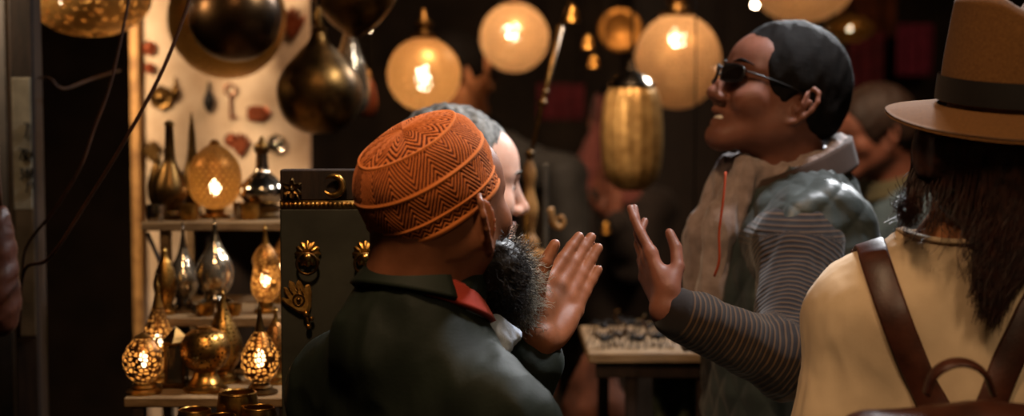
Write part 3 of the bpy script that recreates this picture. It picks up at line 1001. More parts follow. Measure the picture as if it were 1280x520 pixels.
# small bare bulbs far away
M['tiny_bulb'] = bulb_mat('bare_bulb', (1.0, .75, .5, 1), 60.0)
M['tiny_cool'] = bulb_mat('cool_bulb', (.75, .85, 1.0, 1), 25.0)
for (px, py, Y, r, m, lab) in ((893, 88, 5.2, 1.9, 'tiny_bulb', 'small warm bare bulb glinting before the face of the laughing man'), (893, 72, 5.3, 2.0, 'tiny_cool', 'small bluish bare bulb just above the warm one by the laughing man'),
                               (460, 37, 4.6, 1.9, 'tiny_bulb', 'small bare bulb beside the pointed dark lantern'), (944, 6, 5.2, 2.6, 'tiny_bulb', 'small bare bulb beside the large lantern above the man in the vest'),
                               (845, 106, 5.4, 1.2, 'tiny_bulb', 'small bare bulb seen under the big lit globe'), (75, 1, 3.6, 2.2, 'tiny_bulb', 'small bare bulb beside the wide flattened lantern'), (48, 3, 3.8, 1.5, 'tiny_bulb', 'smallest bare bulb in the corner over the lettered post')):
    p = at(px, py, Y); s = per(Y)
    b = thing('hanging_bulb', (p[0], Y, p[2] - r * s), lab, 'bulb', 'bare bulbs on cords')
    part('bulb', ball(p, r * s, 12, 10), M[m], b)
    part('socket', lathe([(1e-5, r * s * .8), (r * s * .5, r * s * .8), (r * s * .5, r * s * 2.2), (1e-5, r * s * 2.4)], 12, p)[:2], M['black_iron'], b)
    part('cord', tube([p + np.array((0, 0, r * s * 2.2)), np.array((p[0], Y, CEIL))], .0025, 5), M['black_iron'], b)

# ================================================================== olive panel with door furniture
YP = 2.07
px0, px1 = at(347, 0, YP)[0], at(474, 0, YP)[0]
ztop, zbead = at(0, 212, YP)[2], at(0, 256, YP)[2]
pn = thing('knocker_board', ((px0 + px1) / 2, YP + .02, 0), 'olive-grey wooden panel carrying brass door knockers, standing beside the lamp shelves', 'panel')
part('board', box(((px0 + px1) / 2, YP + .02, (zbead - .006) / 2), (px1 - px0, .04, zbead - .006), .002), M['panel'], pn, False)
part('top_rail', box(((px0 + px1) / 2, YP + .022, (ztop + zbead + .006) / 2), (px1 - px0, .036, ztop - zbead - .006), .002), M['dark_wood'], pn, False)
nb = 23
part('bead_moulding', merge(box(((px0 + px1) / 2, YP + .02, zbead), (px1 - px0, .038, .012)), *[ball((px0 + (i + .5) * (px1 - px0) / nb, YP, zbead), (.0032, .0035, .0042), 8, 6) for i in range(nb)]), M['brass'], pn)
s = per(YP)


def knocker(px, py, label):
    p = at(px, py, YP - .001)
    t = thing('door_knocker', p - np.array((0, 0, 26 * s)), label, 'knocker', 'rosette ring pulls')
    part('rosette', lathe([(1e-5, 0), (15 * s, 0), (15.5 * s, .003), (12 * s, .006), (7 * s, .0075), (5 * s, .006), (1e-5, .006)], 72, p, 12, .09, (0, -1, 0))[:2], M['brass'], t, sharp=45)
    part('boss', ball(p + np.array((0, -.010, -4 * s)), (.0065, .007, .0065)), M['brass'], t)
    part('ring_pull', ring(p + np.array((0, -.010, -12 * s)), 13 * s, .0022), M['dark_brass'], t)


knocker(385, 317, 'brass rosette knocker with hanging ring in clear view on the olive panel')
knocker(457, 317, 'brass rosette knocker on the olive panel touching the outline of the capped man')
p = at(374, 374, YP - .004)
hm = thing('hand_knocker', p - np.array((0, 0, 32 * s)), 'tilted brass hand-shaped knocker with a dangling tail on the olive panel', 'knocker')
a = math.radians(28)
P2 = [(x * math.cos(a) - z * math.sin(a), x * math.sin(a) + z * math.cos(a)) for x, z in hamsa(1.2 * s)]
part('hand_plate', prism(P2, .010, p, .16), plain('rubbed_brass', 'c89a50', '8a5f28', .5, .75, 60, .6, 150, .002), hm, sharp=30)
part('relief', merge(ring(p + np.array((0, -.006, 0)), 7 * s, .0012), ball(p + np.array((0, -.006, 0)), .0035), *[tube([p + np.array((x * s, -.0055, 6 * s)), p + np.array(((x - 4) * s, -.0055, 14 * s))], .001, 5) for x in (-7, 0, 6)]), M['dark_brass'], hm)
part('tail', merge(ball(p + np.array((9 * s, -.004, -18 * s)), .005), tube([p + np.array((9 * s, -.004, -18 * s)), p + np.array((12 * s, -.004, -34 * s))], .0022, 6),
                   ball(p + np.array((12 * s, -.004, -34 * s)), .0045), ball(p + np.array((16 * s, -.004, -24 * s)), .0035)), M['brass'], hm)
p = at(365, 236, YP - .0)
s_ = thing('brass_ornament', p - np.array((0, 0, 14 * s)), 'small flower-shaped brass ornament on the dark rail above the beads', 'ornament')
part('flower', lathe([(1e-5, 0), (11 * s, 0), (9 * s, .005), (4 * s, .003), (1e-5, .009)], 48, p, 6, .25, (0, -1, 0))[:2], M['dark_brass'], s_, sharp=45)
part('drop', merge(*[tube([p + np.array((x * s, -.004, -6 * s)), p + np.array((x * 1.5 * s, -.004, -15 * s))], .0016, 5) for x in (-6, 6)]), M['dark_brass'], s_)
p = at(416, 232, YP - .006)
single('brass_crescent', ring(p, 12 * s, [.001, .005, .0055, .005, .001], (0, 1, 0), 30, 8, .8, 2 * PI - .5), M['brass'], 'brass crescent fixed to the dark rail beside the orange cap', 'ornament')

# ================================================================== carved stand and leaning rod
YC = 2.95
s = per(YC)
zc = at(0, 320, YC)[2]
pc = at(668, 320, YC)
st = thing('carved_stand', (pc[0], YC, 0), 'carved gilded wooden stand rising behind the pale man facing the raised hands', 'stand')
part('plinth', box((pc[0], YC, zc / 2), (38 * s, 38 * s, zc), .004), M['gilt_wood'], st, False)
part('plinth_top', box((pc[0], YC, zc + .006), (44 * s, 44 * s, .012), .003), M['gilt_wood'], st, False)
h1 = at(0, 200, YC)[2] - zc
part('spindle', lathe(smooth_prof([(.016, .012), (.020, .03), (.010, .05), (.015, .075), (.018, h1 * .5), (.010, h1 * .7), (.014, h1 * .85), (.007, h1)], 4), 24, (pc[0] - 6 * s, YC, zc))[:2], M['gilt_wood'], st)
part('metal_strip', box((pc[0] + 14 * s, YC - .005, zc + h1 * .48), (7 * s, .012, h1 * .96), .001), plain('grey_steel', '6a665c', '4a4640', .4, .7), st, False)
sc_ = spline([(pc[0] + 17 * s, YC, zc + 60 * s), (pc[0] + 22 * s, YC, zc + 44 * s), (pc[0] + 31 * s, YC, zc + 36 * s), (pc[0] + 37 * s, YC, zc + 42 * s), (pc[0] + 34 * s, YC, zc + 50 * s), (pc[0] + 28 * s, YC, zc + 46 * s)], 6)
part('scroll', tube(sc_, [.012, .008, .005, .004, .003], 8), M['gilt_wood'], st)
part('drop_ornament', lathe(smooth_prof([(1e-5, 0), (.008, .012), (.004, .03), (.006, .045), (1e-5, .08)], 4), 14, (pc[0] - 10 * s, YC - .03, zc + .02))[:2], M['brass'], st)
q0 = np.array((pc[0] - 6 * s, YC, zc + h1)); q1 = at(700, 34, 3.05)
rd = single('brass_rod', merge(tube([q0, q0 + (q1 - q0) * .5, q1], [.0045, .0055, .010], 10), ball(q0 + (q1 - q0) * .42, .010), ball(q0 + (q1 - q0) * .5, .008), ball(q0 + np.array((0, -.004, .012)), .010),
                               tube([q1, q1 + np.array((.02, 0, .04)), np.array((q1[0] + .06, q1[1], CEIL))], .004, 6)), M['dark_brass'],
            'long thin brass rod leaning upwards from the carved stand between the globes', 'rod')

# ================================================================== low display table with wire insects
YT0, YT1 = 2.70, 3.06
ztab = at(0, 441, YT0)[2]
tx0, tx1 = at(737, 0, YT0)[0], at(905, 0, YT0)[0]
tb = thing('display_table', ((tx0 + tx1) / 2, (YT0 + YT1) / 2, 0), 'wooden display table with a pale plank top, between the two raised hands', 'table')
part('table_top', box(((tx0 + tx1) / 2, (YT0 + YT1) / 2, ztab - .0105), (tx1 - tx0, YT1 - YT0, .021), .003), M['worn_wood'], tb, False)
for x, y in ((tx0 + .085, YT0 + .03), (tx1 - .03, YT0 + .03), (tx0 + .05, YT1 - .03), (tx1 - .03, YT1 - .03)):
    part('leg', box((x, y, (ztab - .021) / 2), (.024, .024, ztab - .021), .002), M['dark_wood'], tb, False)
part('apron', box(((tx0 + tx1) / 2, YT0 + .02, ztab - .036), (tx1 - tx0 - .03, .014, .030), .001), M['dark_wood'], tb, False)
M['speckle'] = plain('speckled_green_cloth', '1f2a1c', '4a4a34', 0.9, 0, 160, .3, 200, .001)
tp = at(852, 0, 2.80)
def cl(u, v):
    x = tp[0] - .055 + .12 * u + .006 * np.sin(v * 9)
    return np.stack([x, 2.80 + .012 * np.sin(u * 16 + v * 3), .02 + v * (ztab - .085)], -1)
single('green_cloth', sheet(cl, 30, 20, .004, (0, 1, 0)), M['speckle'], 'dark green speckled cloth hanging beneath the display table', 'cloth')
# sacks beside and behind the table
sk = at(757, 500, 2.88)
def sack_body(c, rx, ry, z1):
    return folds(volume([E((c[0], c[1], z1 * .45), (rx, ry, z1 * .5), k=.05), C((c[0], c[1], .12), (c[0], c[1], z1 * .8), rx * .9, rx * .7, .05), H((0, 0, 0.004), (0, 0, -1))], .014), .008, 22, 5)
single('sack', sack_body((at(748, 0, 3.21)[0], 3.21), .100, .085, ztab + .005), M['sacking'], 'brown bulging sack standing behind the display table', 'sack')
# wire scorpions and spiders
def insect(px, Y, rot, kind, label):
    p = np.array((at(px, 0, Y)[0], Y, ztab + .0006))
    k = 1.0
    t = thing('wire_insect', p, label, 'figurine', 'little wire insects on the display table')
    t.rotation_euler[2] = rot
    part('body', merge(ball((0, 0, .017 * k), (.011, .007, .006), 12, 8), ball((.014, 0, .018), (.007, .0055, .005), 10, 8)), M['black_iron'], t, world=False)
    for sgn in (-1, 1):
        for j, (x0, dx) in enumerate(((-.007, -.016), (-.002, -.006), (.004, .006), (.009, .015))):
            q = spline([(x0, sgn * .005, .017), (x0 + dx * .5, sgn * .016, .027), (x0 + dx, sgn * .026, .0015)], 4)
            part('leg', tube(q, .0012, 5), M['black_iron'], t, world=False)
    if kind:
        part('tail', tube(spline([(-.010, 0, .018), (-.022, 0, .026), (-.024, 0, .040), (-.014, 0, .046)], 5), [.003, .0022, .001], 6), M['dark_brass'], t, world=False)
        for sgn in (-1, 1):
            part('claw', tube(spline([(.018, sgn * .004, .018), (.030, sgn * .012, .022), (.038, sgn * .008, .020)], 4), [.0014, .002, .0008], 6), M['dark_brass'], t, world=False)
    return t


for i, (px, Y, r, kd, lab) in enumerate(((757, 2.76, .6, 1, 'scorpion figurine at the bare end of the table'), (756, 2.93, 2.0, 0, 'spider figurine behind the scorpion at the bare end of the table'),
                                         (777, 2.80, 1.9, 1, 'scorpion figurine second from the bare end of the table, front row'), (785, 2.97, .2, 1, 'scorpion figurine in the back row near the bare end'),
                                         (801, 2.76, 2.7, 0, 'spider figurine at the middle of the front row'), (812, 2.92, 1.1, 1, 'scorpion figurine at the middle of the back row'),
                                         (825, 2.79, .3, 1, 'scorpion figurine in the front row before the striped sleeve'), (838, 2.95, 2.4, 0, 'spider figurine in the back row before the striped sleeve'),
                                         (846, 2.76, 1.4, 0, 'spider figurine half hidden by the striped sleeve'))):
    insect(px, Y, r, kd, 'black wire ' + lab)

# ================================================================== far textiles and shelves
def hanging(px0, px1, py0, py1, Y, m, label, seed, cat='textile', name='hanging_textile'):
    a_, b_ = at(px0, py1, Y), at(px1, py0, Y)
    def f(u, v):
        return np.stack([a_[0] + (b_[0] - a_[0]) * u, Y + .02 * np.sin(u * 19 + seed) * (1.2 - v) + 0 * v, a_[2] + (b_[2] - a_[2]) * v], -1)
    g = sheet(f, 40, 12, .012, (0, 1, 0))
    top = b_[2]
    rail = tube([(a_[0] + .02, Y + .006, top - .01), (a_[0] + .02, Y + .006, CEIL)], .004, 5)
    rail2 = tube([(b_[0] - .02, Y + .006, top - .01), (b_[0] - .02, Y + .006, CEIL)], .004, 5)
    t = thing(name, ((a_[0] + b_[0]) / 2, Y, a_[2]), label, cat)
    part('cloth', g, m, t)
    part('cord', rail, M['black_iron'], t)
    part('cord', rail2, M['black_iron'], t)
    return t


hanging(1062, 1108, 40, 112, 6.0, M['maroon'], 'dark maroon cloth hanging in the distance beside the head in the vest', 1)
hanging(1122, 1168, 30, 95, 6.2, plain('rose_textile', '8a2f44', '5a1c2c', .9, bump=.3), 'rose red cloth hanging in the distance by the crown of the hat', 2)
hanging(1045, 1120, -20, 46, 6.6, M['rust'], 'rust brown cloth hanging highest in the distance above the maroon one', 3)
hanging(672, 730, 105, 150, 6.3, M['maroon'], 'dark red cloth hanging in the distance behind the brass rod', 4)
wr = thing('shop_cabinet', (at(905, 0, 6.9)[0], 6.9, 0), 'tall dark wooden shop cabinet in the distance behind the big lit globe', 'cabinet')
cx = at(905, 0, 6.9)[0]
part('body', box((cx, 7.2, 1.35), (.9, .5, 2.7), .01), M['dark_wood'], wr, False)
for sx in (-1, 1):
    part('door', box((cx + sx * .215, 6.935, 1.35), (.40, .03, 2.5), .006), M['dark_wood'], wr, False)
# ================================================================== people: tools
def skin(name, a, b, sss=0.12):
    t = NT(name)
    v = t.coord()
    f = t.ramp(t.noise(22, v, 5), [(.3, (0, 0, 0, 1)), (.7, (1, 1, 1, 1))])
    nrm = t.bump(t.noise(420, v, 3), .25, .0006)
    return t.done(t.bsdf(t.mix(f, lin(a), lin(b)), .5, 0, nrm, .22, sss))


M['skin_brown'] = skin('brown_skin', '865338', '6b4028')
M['skin_tan'] = skin('tan_skin', '7d5040', '623c2d')
M['skin_pale'] = skin('pale_skin', 'd8b09c', 'c0907a')
M['skin_olive'] = skin('olive_skin', 'b07850', '8d5a3a')


def loc(c, R, s=1.0):
    c, R = np.array(c, float), np.array(R)
    return lambda x, y, z: c + R @ (np.array((x, y, z)) * s)


def head(c, R, s=1.0, smile=False, ears=True, es=1.0):
    """head in its own axes: x to its right, y forward, z up, origin between the eyes' height and the ear canals"""
    L = loc(c, R, s)
    e = lambda p, r, k=.02, sg=1, Q=None: E(L(*p), np.array(r) * s, R if Q is None else R @ Q, k * s, sg)
    cc = lambda a, b, ra, rb=None, k=.015: C(L(*a), L(*b), ra * s, (ra if rb is None else rb) * s, k * s)
    P = [e((0, -.015, .030), (.076, .096, .088)), e((0, .022, -.025), (.064, .070, .085), .03), e((0, .045, .035), (.060, .052, .050), .03)]
    for q in (-1, 1):
        P += [cc((q * .056, -.005, -.055), (q * .018, .072, -.100), .020, .018, .03), e((q * .043, .058, -.032), (.025, .026, .026), .02),
              cc((q * .012, .086, .016), (q * .048, .066, .016), .011, .009, .012)]
    P += [e((0, .076, -.104), (.024, .020, .018), .018)]
    for q in (-1, 1):
        P += [e((q * .032, .095, -.003), (.019, .014, .012), .010, -1), e((q * .032, .072, -.004), (.0145, .0135, .0125), .003)]
        P += [cc((q * .020, .0835, .003), (q * .045, .0755, .002), .0042, .0035, .004)]
    P += [cc((0, .088, .010), (0, .108, -.034), .0085, .0115, .010), e((0, .111, -.038), (.0115, .0115, .0105), .006)]
    for q in (-1, 1):
        P += [e((q * .0125, .099, -.042), (.0085, .011, .008), .005)]
    if smile:
        P += [e((0, .098, -.0715), (.026, .014, .0085), .006, -1), cc((-.028, .078, -.064), (0, .0975, -.062), .0058, .0062, .005), cc((.028, .078, -.064), (0, .0975, -.062), .0058, .0062, .005),
              cc((-.027, .077, -.070), (0, .0915, -.083), .0055, .007, .005), cc((.027, .077, -.070), (0, .0915, -.083), .0055, .007, .005)]
        for q in (-1, 1):
            P += [e((q * .040, .070, -.040), (.018, .018, .018), .012)]
    else:
        P += [cc((-.023, .080, -.070), (0, .0960, -.0665), .0050, .0062, .005), cc((.023, .080, -.070), (0, .0960, -.0665), .0050, .0062, .005),
              cc((-.020, .080, -.074), (0, .0925, -.0775), .0050, .0070, .004), cc((.020, .080, -.074), (0, .0925, -.0775), .0050, .0070, .004)]
    if ears:
        for q in (-1, 1):
            a, b = math.radians(12), math.radians(q * 22)
            Q = np.array(Matrix.Rotation(b, 3, 'Z') @ Matrix.Rotation(-a, 3, 'X'))
            fl = math.radians(44)
            ep = lambda b_, u_, o_=0.0: (q * (.0745 + es * b_ * math.sin(fl) + o_), -.004 - es * b_ * math.cos(fl) - .18 * es * u_, -.020 + es * u_)
            hx = [(-.002, .016), (.004, .028), (.014, .034), (.025, .029), (.031, .014), (.029, -.002), (.022, -.016), (.012, -.028), (.003, -.032), (-.002, -.022)]
            P += [e(ep(.013, .004), (.0040, .0135 * es, .026 * es), .006, 1, np.array(Matrix.Rotation(-q * fl, 3, 'Z')))]
            P += [cc(ep(*hx[i]), ep(*hx[i + 1]), .0042, .0042, .003) for i in range(len(hx) - 1)]
            P += [cc(ep(.012, -.012, .002), ep(.018, .012, .003), .0032, .0032, .003), e(ep(.001, -.006, .002), (.004, .005, .007), .004)]
    return P


def hand(wr, f, n, side, s=1.0, curl=(.15, .15, .2, .25), joint=None, spread=.06, thumb=(.55, .75, .25), tcurl=.25, tbend=None, fat=1.0):
    """wrist point, finger direction, palm facing N; SIDE = +1 when the thumb lies along f x n, else -1"""
    f = np.array(f, float); f /= np.linalg.norm(f)
    n = np.array(n, float); n -= f * (f @ n); n /= np.linalg.norm(n)
    t = np.cross(f, n) * side
    W = np.array(wr, float)
    Lp = lambda a, b, c: W + (f * a + t * b + n * c) * s
    P = []
    kn = [(.088, .030), (.092, .010), (.087, -.010), (.077, -.028)]
    for a, b in kn:
        P.append(C(Lp(.012, b * .55, 0), Lp(a, b, -.002), .0135 * s, .0105 * s, .012 * s))
    P.append(E(Lp(.035, .022, .008), np.array((.03, .015, .014)) * s, np.stack([f, t, n], 1), .012 * s))
    P.append(E(Lp(.040, -.024, .006), np.array((.034, .013, .012)) * s, np.stack([f, t, n], 1), .012 * s))
    ln = [(.043, .026, .021), (.047, .030, .022), (.044, .028, .022), (.034, .021, .019)]
    for i in range(4):
        p = Lp(kn[i][0], kn[i][1], -.001)
        d0 = f + t * spread * (1.5 - i)
        d0 /= np.linalg.norm(d0)
        ang = 0.0
        r = (.0090, .0083, .0076, .0066) if i < 3 else (.0080, .0074, .0067, .0058)
        for j in range(3):
            ang += (curl[i] if joint is None else joint[i][j])
            d = d0 * math.cos(ang) + n * math.sin(ang)
            q = p + d * ln[i][j] * s
            P.append(C(p, q, r[j] * s * fat, r[j + 1] * s * fat, (.009 if j == 0 else .003) * s))
            p = q
    p = Lp(.022, .026, .006)
    th = np.array(thumb, float); th /= np.linalg.norm(th)
    d = f * th[0] + t * th[1] + n * th[2]
    for j, (l, ra, rb) in enumerate(((.040, .0145, .0115), (.034, .0110, .0098), (.028, .0100, .0078))):
        q = p + d * l * s
        P.append(C(p, q, ra * s, rb * s, (.012 if j == 0 else .003) * s))
        p = q
        d = d + ((f * tcurl - t * tcurl * .6) if tbend is None else f * tbend[0] + t * tbend[1] + n * tbend[2])
        d /= np.linalg.norm(d)
    return P


def torso(B, R, sw=.165, wide=.155, deep=.108, drop=.075):
    L = loc(B, R)
    return [E(L(0, .012, -.21), (wide, deep, .21), R, .05), E(L(0, .004, -.42), (wide * .93, deep * 1.0, .20), R, .06), E(L(0, -.005, -.60), (wide * 1.02, deep * 1.08, .14), R, .06),
            C(L(-sw, 0, -drop), L(sw, 0, -drop), .060, .060, .05), C(B, L(-sw * .62, -.005, -drop * .7), .050, .046, .04), C(B, L(sw * .62, -.005, -drop * .7), .050, .046, .04)]


def legs(B, R, root, m, shoe_m, hip=-.62, w=.092):
    L = loc(B, R)
    z0 = L(0, 0, hip)[2]
    P = [E(L(0, -.005, hip), (.165, .125, .13), R, .05)]
    for q in (-1, 1):
        h_, k_, a_ = L(q * w, 0, hip - .03), L(q * w, .02, hip), L(q * w, 0, hip)
        k_ = np.array((k_[0], k_[1], z0 * .53)); a_ = np.array((a_[0], a_[1], .07))
        P += [C(h_, k_, .088, .064, .04), C(k_, a_, .062, .050, .03)]
    part('trousers', folds(volume(P, .014), .006, 16, 9), m, root)
    for q in (-1, 1):
        a_ = L(q * w, 0, 0)
        fwd = R[:, 1] * np.array((1, 1, 0)); fwd /= np.linalg.norm(fwd)
        p0 = np.array((a_[0], a_[1], .05)) - fwd * .04
        p1 = p0 + fwd * .19 - np.array((0, 0, .012))
        part('shoe', volume([C(p0, p1, .045, .036, .02), C(p0, p0 + np.array((0, 0, .05)), .046, .046, .02), H((0, 0, .004), (0, 0, -1))], .009), shoe_m, root)


def float_attr(o, name, vals):
    a = o.data.attributes.new(name, 'FLOAT', 'POINT')
    a.data.foreach_set('value', np.asarray(vals, dtype=np.float32))


def along(V, pts):
    """length along a polyline at the nearest point of it"""
    best = np.full(len(V), 1e9); out = np.zeros(len(V)); s0 = 0.0
    for a, b in zip(pts[:-1], pts[1:]):
        ba = b - a; L = np.linalg.norm(ba)
        t = np.clip((V - a) @ ba / L ** 2, 0, 1)
        d = np.linalg.norm(V - a - t[:, None] * ba, axis=1)
        m = d < best
        best[m] = d[m]; out[m] = s0 + t[m] * L
        s0 += L
    return out


def cloth(name, a, b, rough=.8, s=14, bs=500, bd=.0008, bump=.35, sheen=.04, spec=.25, metal=0):
    t = NT(name)
    v = t.coord()
    f = t.ramp(t.noise(s, v, 4), [(.3, (0, 0, 0, 1)), (.7, (1, 1, 1, 1))])
    nrm = t.bump(t.noise(bs, v, 2), bump, bd)
    return t.done(t.bsdf(t.mix(f, lin(a), lin(b)), rough, metal, nrm, spec, 0, Sheen_Weight=sheen))


M['jeans'] = cloth('dark_trousers', '1d1b1c', '121112')
M['shoe'] = plain('dark_shoe', '1a120d', None, .5)
M['black_hair'] = plain('black_hair', '120d0a', '0a0705', .75, 0, 60, .6, 400, .0015, spec=.1)


M['eye'] = plain('eye_white', 'd8d0c6', None, .2, bump=0)
M['iris'] = plain('dark_iris', '1c120c', None, .15, bump=0)


def eyes(root, L):
    for q in (-1, 1):
        e_ = part('eye', ball(L(q * .0325, .0752, -.0045), .0122, 18, 12), M['eye'], root)
        part('iris', ball(L(q * .0330, .0835, -.0045), .0052, 12, 8), M['iris'], e_)


def person(B, label, group=None):
    return thing('person', (B[0], B[1], 0), label, 'person', group)


def plane_cut(L, p, n, R):
    return H(L(*p), R @ np.array(n))


# ================================================================== 1. the man in the orange cap
hc = at(551, 257, 1.80)
R1 = frame(37, 9, 0)
L1 = loc(hc, R1, .93)
B1 = at(520, 385, 1.805)
T1 = frame(40)
LT = loc(B1, T1)
p1 = person(B1, 'bearded man in an orange knitted cap and dark jacket, raising an open hand')
sL, sR = LT(-.150, 0, -.135), LT(.150, 0, -.135)
eL, wL = at(592, 600, 2.03), at(674, 424, 1.93)
eR, wR = at(676, 770, 1.72), at(760, 800, 1.95)
hf = at(740, 304, 2.05) - wL
hn = np.array((.50, -.80, .35))
Hd1 = hand(wL, hf, hn, -1, 1.0, joint=((.02, .05, .05), (.02, .06, .06), (.06, .08, .08), (.10, .10, .10)), spread=-.045, thumb=(.55, .55, .55), tcurl=.25, fat=1.12)
P = torso(B1, T1, .15, drop=.125)
P += head(hc, R1, .93, es=1.22)
P += [C(L1(0, -.030, -.04), B1 - np.array((0, 0, .03)), .056, .063, .04), C(L1(0, -.06, -.03), LT(0, -.03, -.02), .044, .050, .04)]
P += [C(sL, eL, .052, .044, .03), C(eL, wL, .043, .027, .02), C(sR, eR, .052, .044, .03), C(eR, wR, .043, .027, .02)]
P += Hd1
P += hand(wR, (.5, .6, -.4), (-.5, .4, 0), -1)
P += [H((0, 0, B1[2] - .72), (0, 0, -1))]
body1 = part('body', volume(P, .0030), M['skin_brown'], p1)
# jacket
jl = wL + (eL - wL) * .16
P = torso(B1, T1, .15, drop=.125)[:4]
P += [E(LT(0, .004, -.72), (.165, .125, .16), T1, .06), C(LT(0, -.035, -.03), LT(-.10, -.01, -.10), .050, .050, .05), C(LT(0, -.035, -.03), LT(.10, -.01, -.10), .050, .050, .04),
      C(sL, eL, .060, .054, .03), C(eL, jl, .053, .036, .02), C(sR, eR, .060, .054, .03), C(eR, wR + (eR - wR) * .1, .053, .038, .02),
      C(LT(0, -.02, -.04), at(533, 355, 1.80), .084, .068, .03)]
jv = volume(P, .0055, .014)
jv = folds(folds(jv, .014, 9, 21, (1, 1, .7)), .004, 24, 22, (1, 1, .6))
M['jacket'] = cloth('dark_green_jacket', '1b221a', '121711', .68, 10, 260, .0008, .3, .0, .2)
part('jacket', jv, M['jacket'], p1)


def collar(cc, R, r, zb, zf, a0, a1, rad, h, lean=.012, n=40, fw=1.0):
    """an upright band round the neck; angle 0 at the back, 90 at the wearer's right"""
    th = np.radians(np.linspace(a0, a1, n))
    def f(u, v):
        a = np.interp(u, np.linspace(0, 1, n), th)
        mid = .5 - .5 * np.cos(a)
        rr = r + lean * (1 - v)
        z = zb + (zf - zb) * mid + h * v
        q = np.stack([rr * np.sin(a), -rr * np.cos(a) * fw, z], -1)
        return np.array(cc) + q @ np.array(R).T
    g = sheet(f, n, 8)
    V, F = np.array(g[0]), np.array(g[1])
    N = normals(V, F)
    sgn = np.sign(((V - np.array(cc)) * N).sum())
    V2 = V + N * sgn * rad
    k = len(V)
    Fs = [tuple(q) for q in F] + [tuple(i + k for i in reversed(q)) for q in F]
    nv = 8
    edge = [i * nv for i in range(n)] + [(n - 1) * nv + i for i in range(1, nv)] + [i * nv + nv - 1 for i in range(n - 2, -1, -1)] + list(range(nv - 2, 0, -1))
    for a_, b_ in zip(edge, edge[1:] + edge[:1]):
        Fs.append((a_, a_ + k, b_ + k, b_))
    return np.vstack([V, V2]), Fs


cc1 = at(533, 352, 1.80)
part('jacket_collar', collar(cc1, T1, .069, .002, -.052, -165, 66, .008, .026, .022), M['jacket'], p1)
M['red_knit'] = cloth('red_collar', '9c3220', '7a2416', .8)
part('red_collar', collar(cc1, T1, .066, .0, -.066, 22, 165, .008, .028, .016), M['red_knit'], p1)
M['blue_shirt'] = cloth('light_blue_shirt', 'b9c6d8', '9fb0c6', .8)
part('shirt_collar', collar(cc1, T1, .058, -.012, -.062, 60, 300, .009, .030, .014), M['blue_shirt'], p1)
part('shirt', folds(volume([C(at(596, 404, 1.80), at(628, 428, 1.815), .016, .017, .02), C(at(618, 402, 1.81), at(642, 420, 1.82), .009, .012, .006)], .0035), .004, 55, 7), M['blue_shirt'], p1)
# knitted cap with zigzag pattern in relief
capR = R1 @ np.array(Matrix.Rotation(math.radians(14), 3, 'X'))
capR = np.array(Matrix.Rotation(math.radians(-9), 3, 'Y')) @ capR
capc = L1(.000, -.016, .020)
prof = spline([(1.0, -.022), (1.03, -.005), (1.05, .014), (1.04, .034), (.98, .054), (.84, .072), (.60, .084), (.30, .0895), (.0, .091)], 40)
na = 620
s_ = np.concatenate([[0], np.cumsum(np.linalg.norm(np.diff(prof * np.array((.09, 1)), axis=0), axis=1))])
ns = 240
sr = np.linspace(0, s_[-1], ns)
pr = np.stack([np.interp(sr, s_, prof[:, 0]), np.interp(sr, s_, prof[:, 1])], 1)
A = np.linspace(0, 2 * PI, na, endpoint=False)
aa, ss = np.meshgrid(A, sr, indexing='xy')
rr, zz = pr[:, 0][:, None], pr[:, 1][:, None]
tri = lambda x: np.abs(((x) % 1.0) * 2 - 1)
u = aa / (2 * PI)
row1 = (ss > .006) & (ss < .020)
row2 = (ss > .024) & (ss < .058)
row3 = (ss > .064) & (ss < .106)
row4 = ss >= .110
pat = np.zeros_like(aa)
pat[row1] = (((ss + .007 * tri(u * 40)) / .0065) % 1 < .5)[row1]
pat[row2] = (((ss + .030 * tri(u * 15)) / .0080) % 1 < .52)[row2]
pat[row3] = (((ss + .050 * tri(u * 9 + .25)) / .0085) % 1 < .52)[row3]
pat[row4] = (((ss + .02 * tri(u * 12)) / .010) % 1 < .5)[row4]
knit = .5 + .5 * np.sin(ss * 2 * PI / .0030) * np.sin(u * 2 * PI * 150 + ss * 700)
ribs = np.exp(-((ss - .061) / .0016) ** 2) + np.exp(-((ss - .022) / .0014) ** 2) + np.exp(-((ss - .108) / .0016) ** 2) + np.exp(-((ss - .003) / .003) ** 2)
hgt = .0011 * (1 - pat) + .0007 * knit + .0012 * ribs
lump = .0016 * np.sin(aa * 5 + ss * 60) * np.sin(ss * 45 + 1)
X = (rr * .0765 + hgt + lump * (rr > .2)) * np.cos(aa)
Y_ = (rr * .094 + hgt + lump * (rr > .2)) * np.sin(aa)
Zc = zz + hgt * (rr < .8) + 0 * aa
capV = capc + np.stack([X, Y_, Zc], -1).reshape(-1, 3) @ capR.T
ii, jj = np.meshgrid(np.arange(ns - 1), np.arange(na), indexing='ij')
j2 = (jj + 1) % na
capF = np.stack([ii * na + jj, ii * na + j2, (ii + 1) * na + j2, (ii + 1) * na + jj], -1).reshape(-1, 4)
t = NT('orange_knit')
f = t.attr('pat')
k = t.attr('knit')
v = t.coord()
col = t.mix(f, lin('ad5828'), lin('4a2010'))
col = t.mix(t.math('MULTIPLY', k, .35), col, lin('d98a45'))
M['knit'] = t.done(t.bsdf(col, .88, 0, t.bump(t.noise(900, v, 2), .3, .0006), .1, 0, Sheen_Weight=.04))
cap = part('knitted_cap', (capV, capF), M['knit'], p1)
cap['label'] = 'orange knitted cap with dark zigzag rows'
float_attr(cap, 'pat', pat.ravel())
float_attr(cap, 'knit', (knit * (1 - pat) + ribs).clip(0, 1).ravel())
inn = pr[:60]
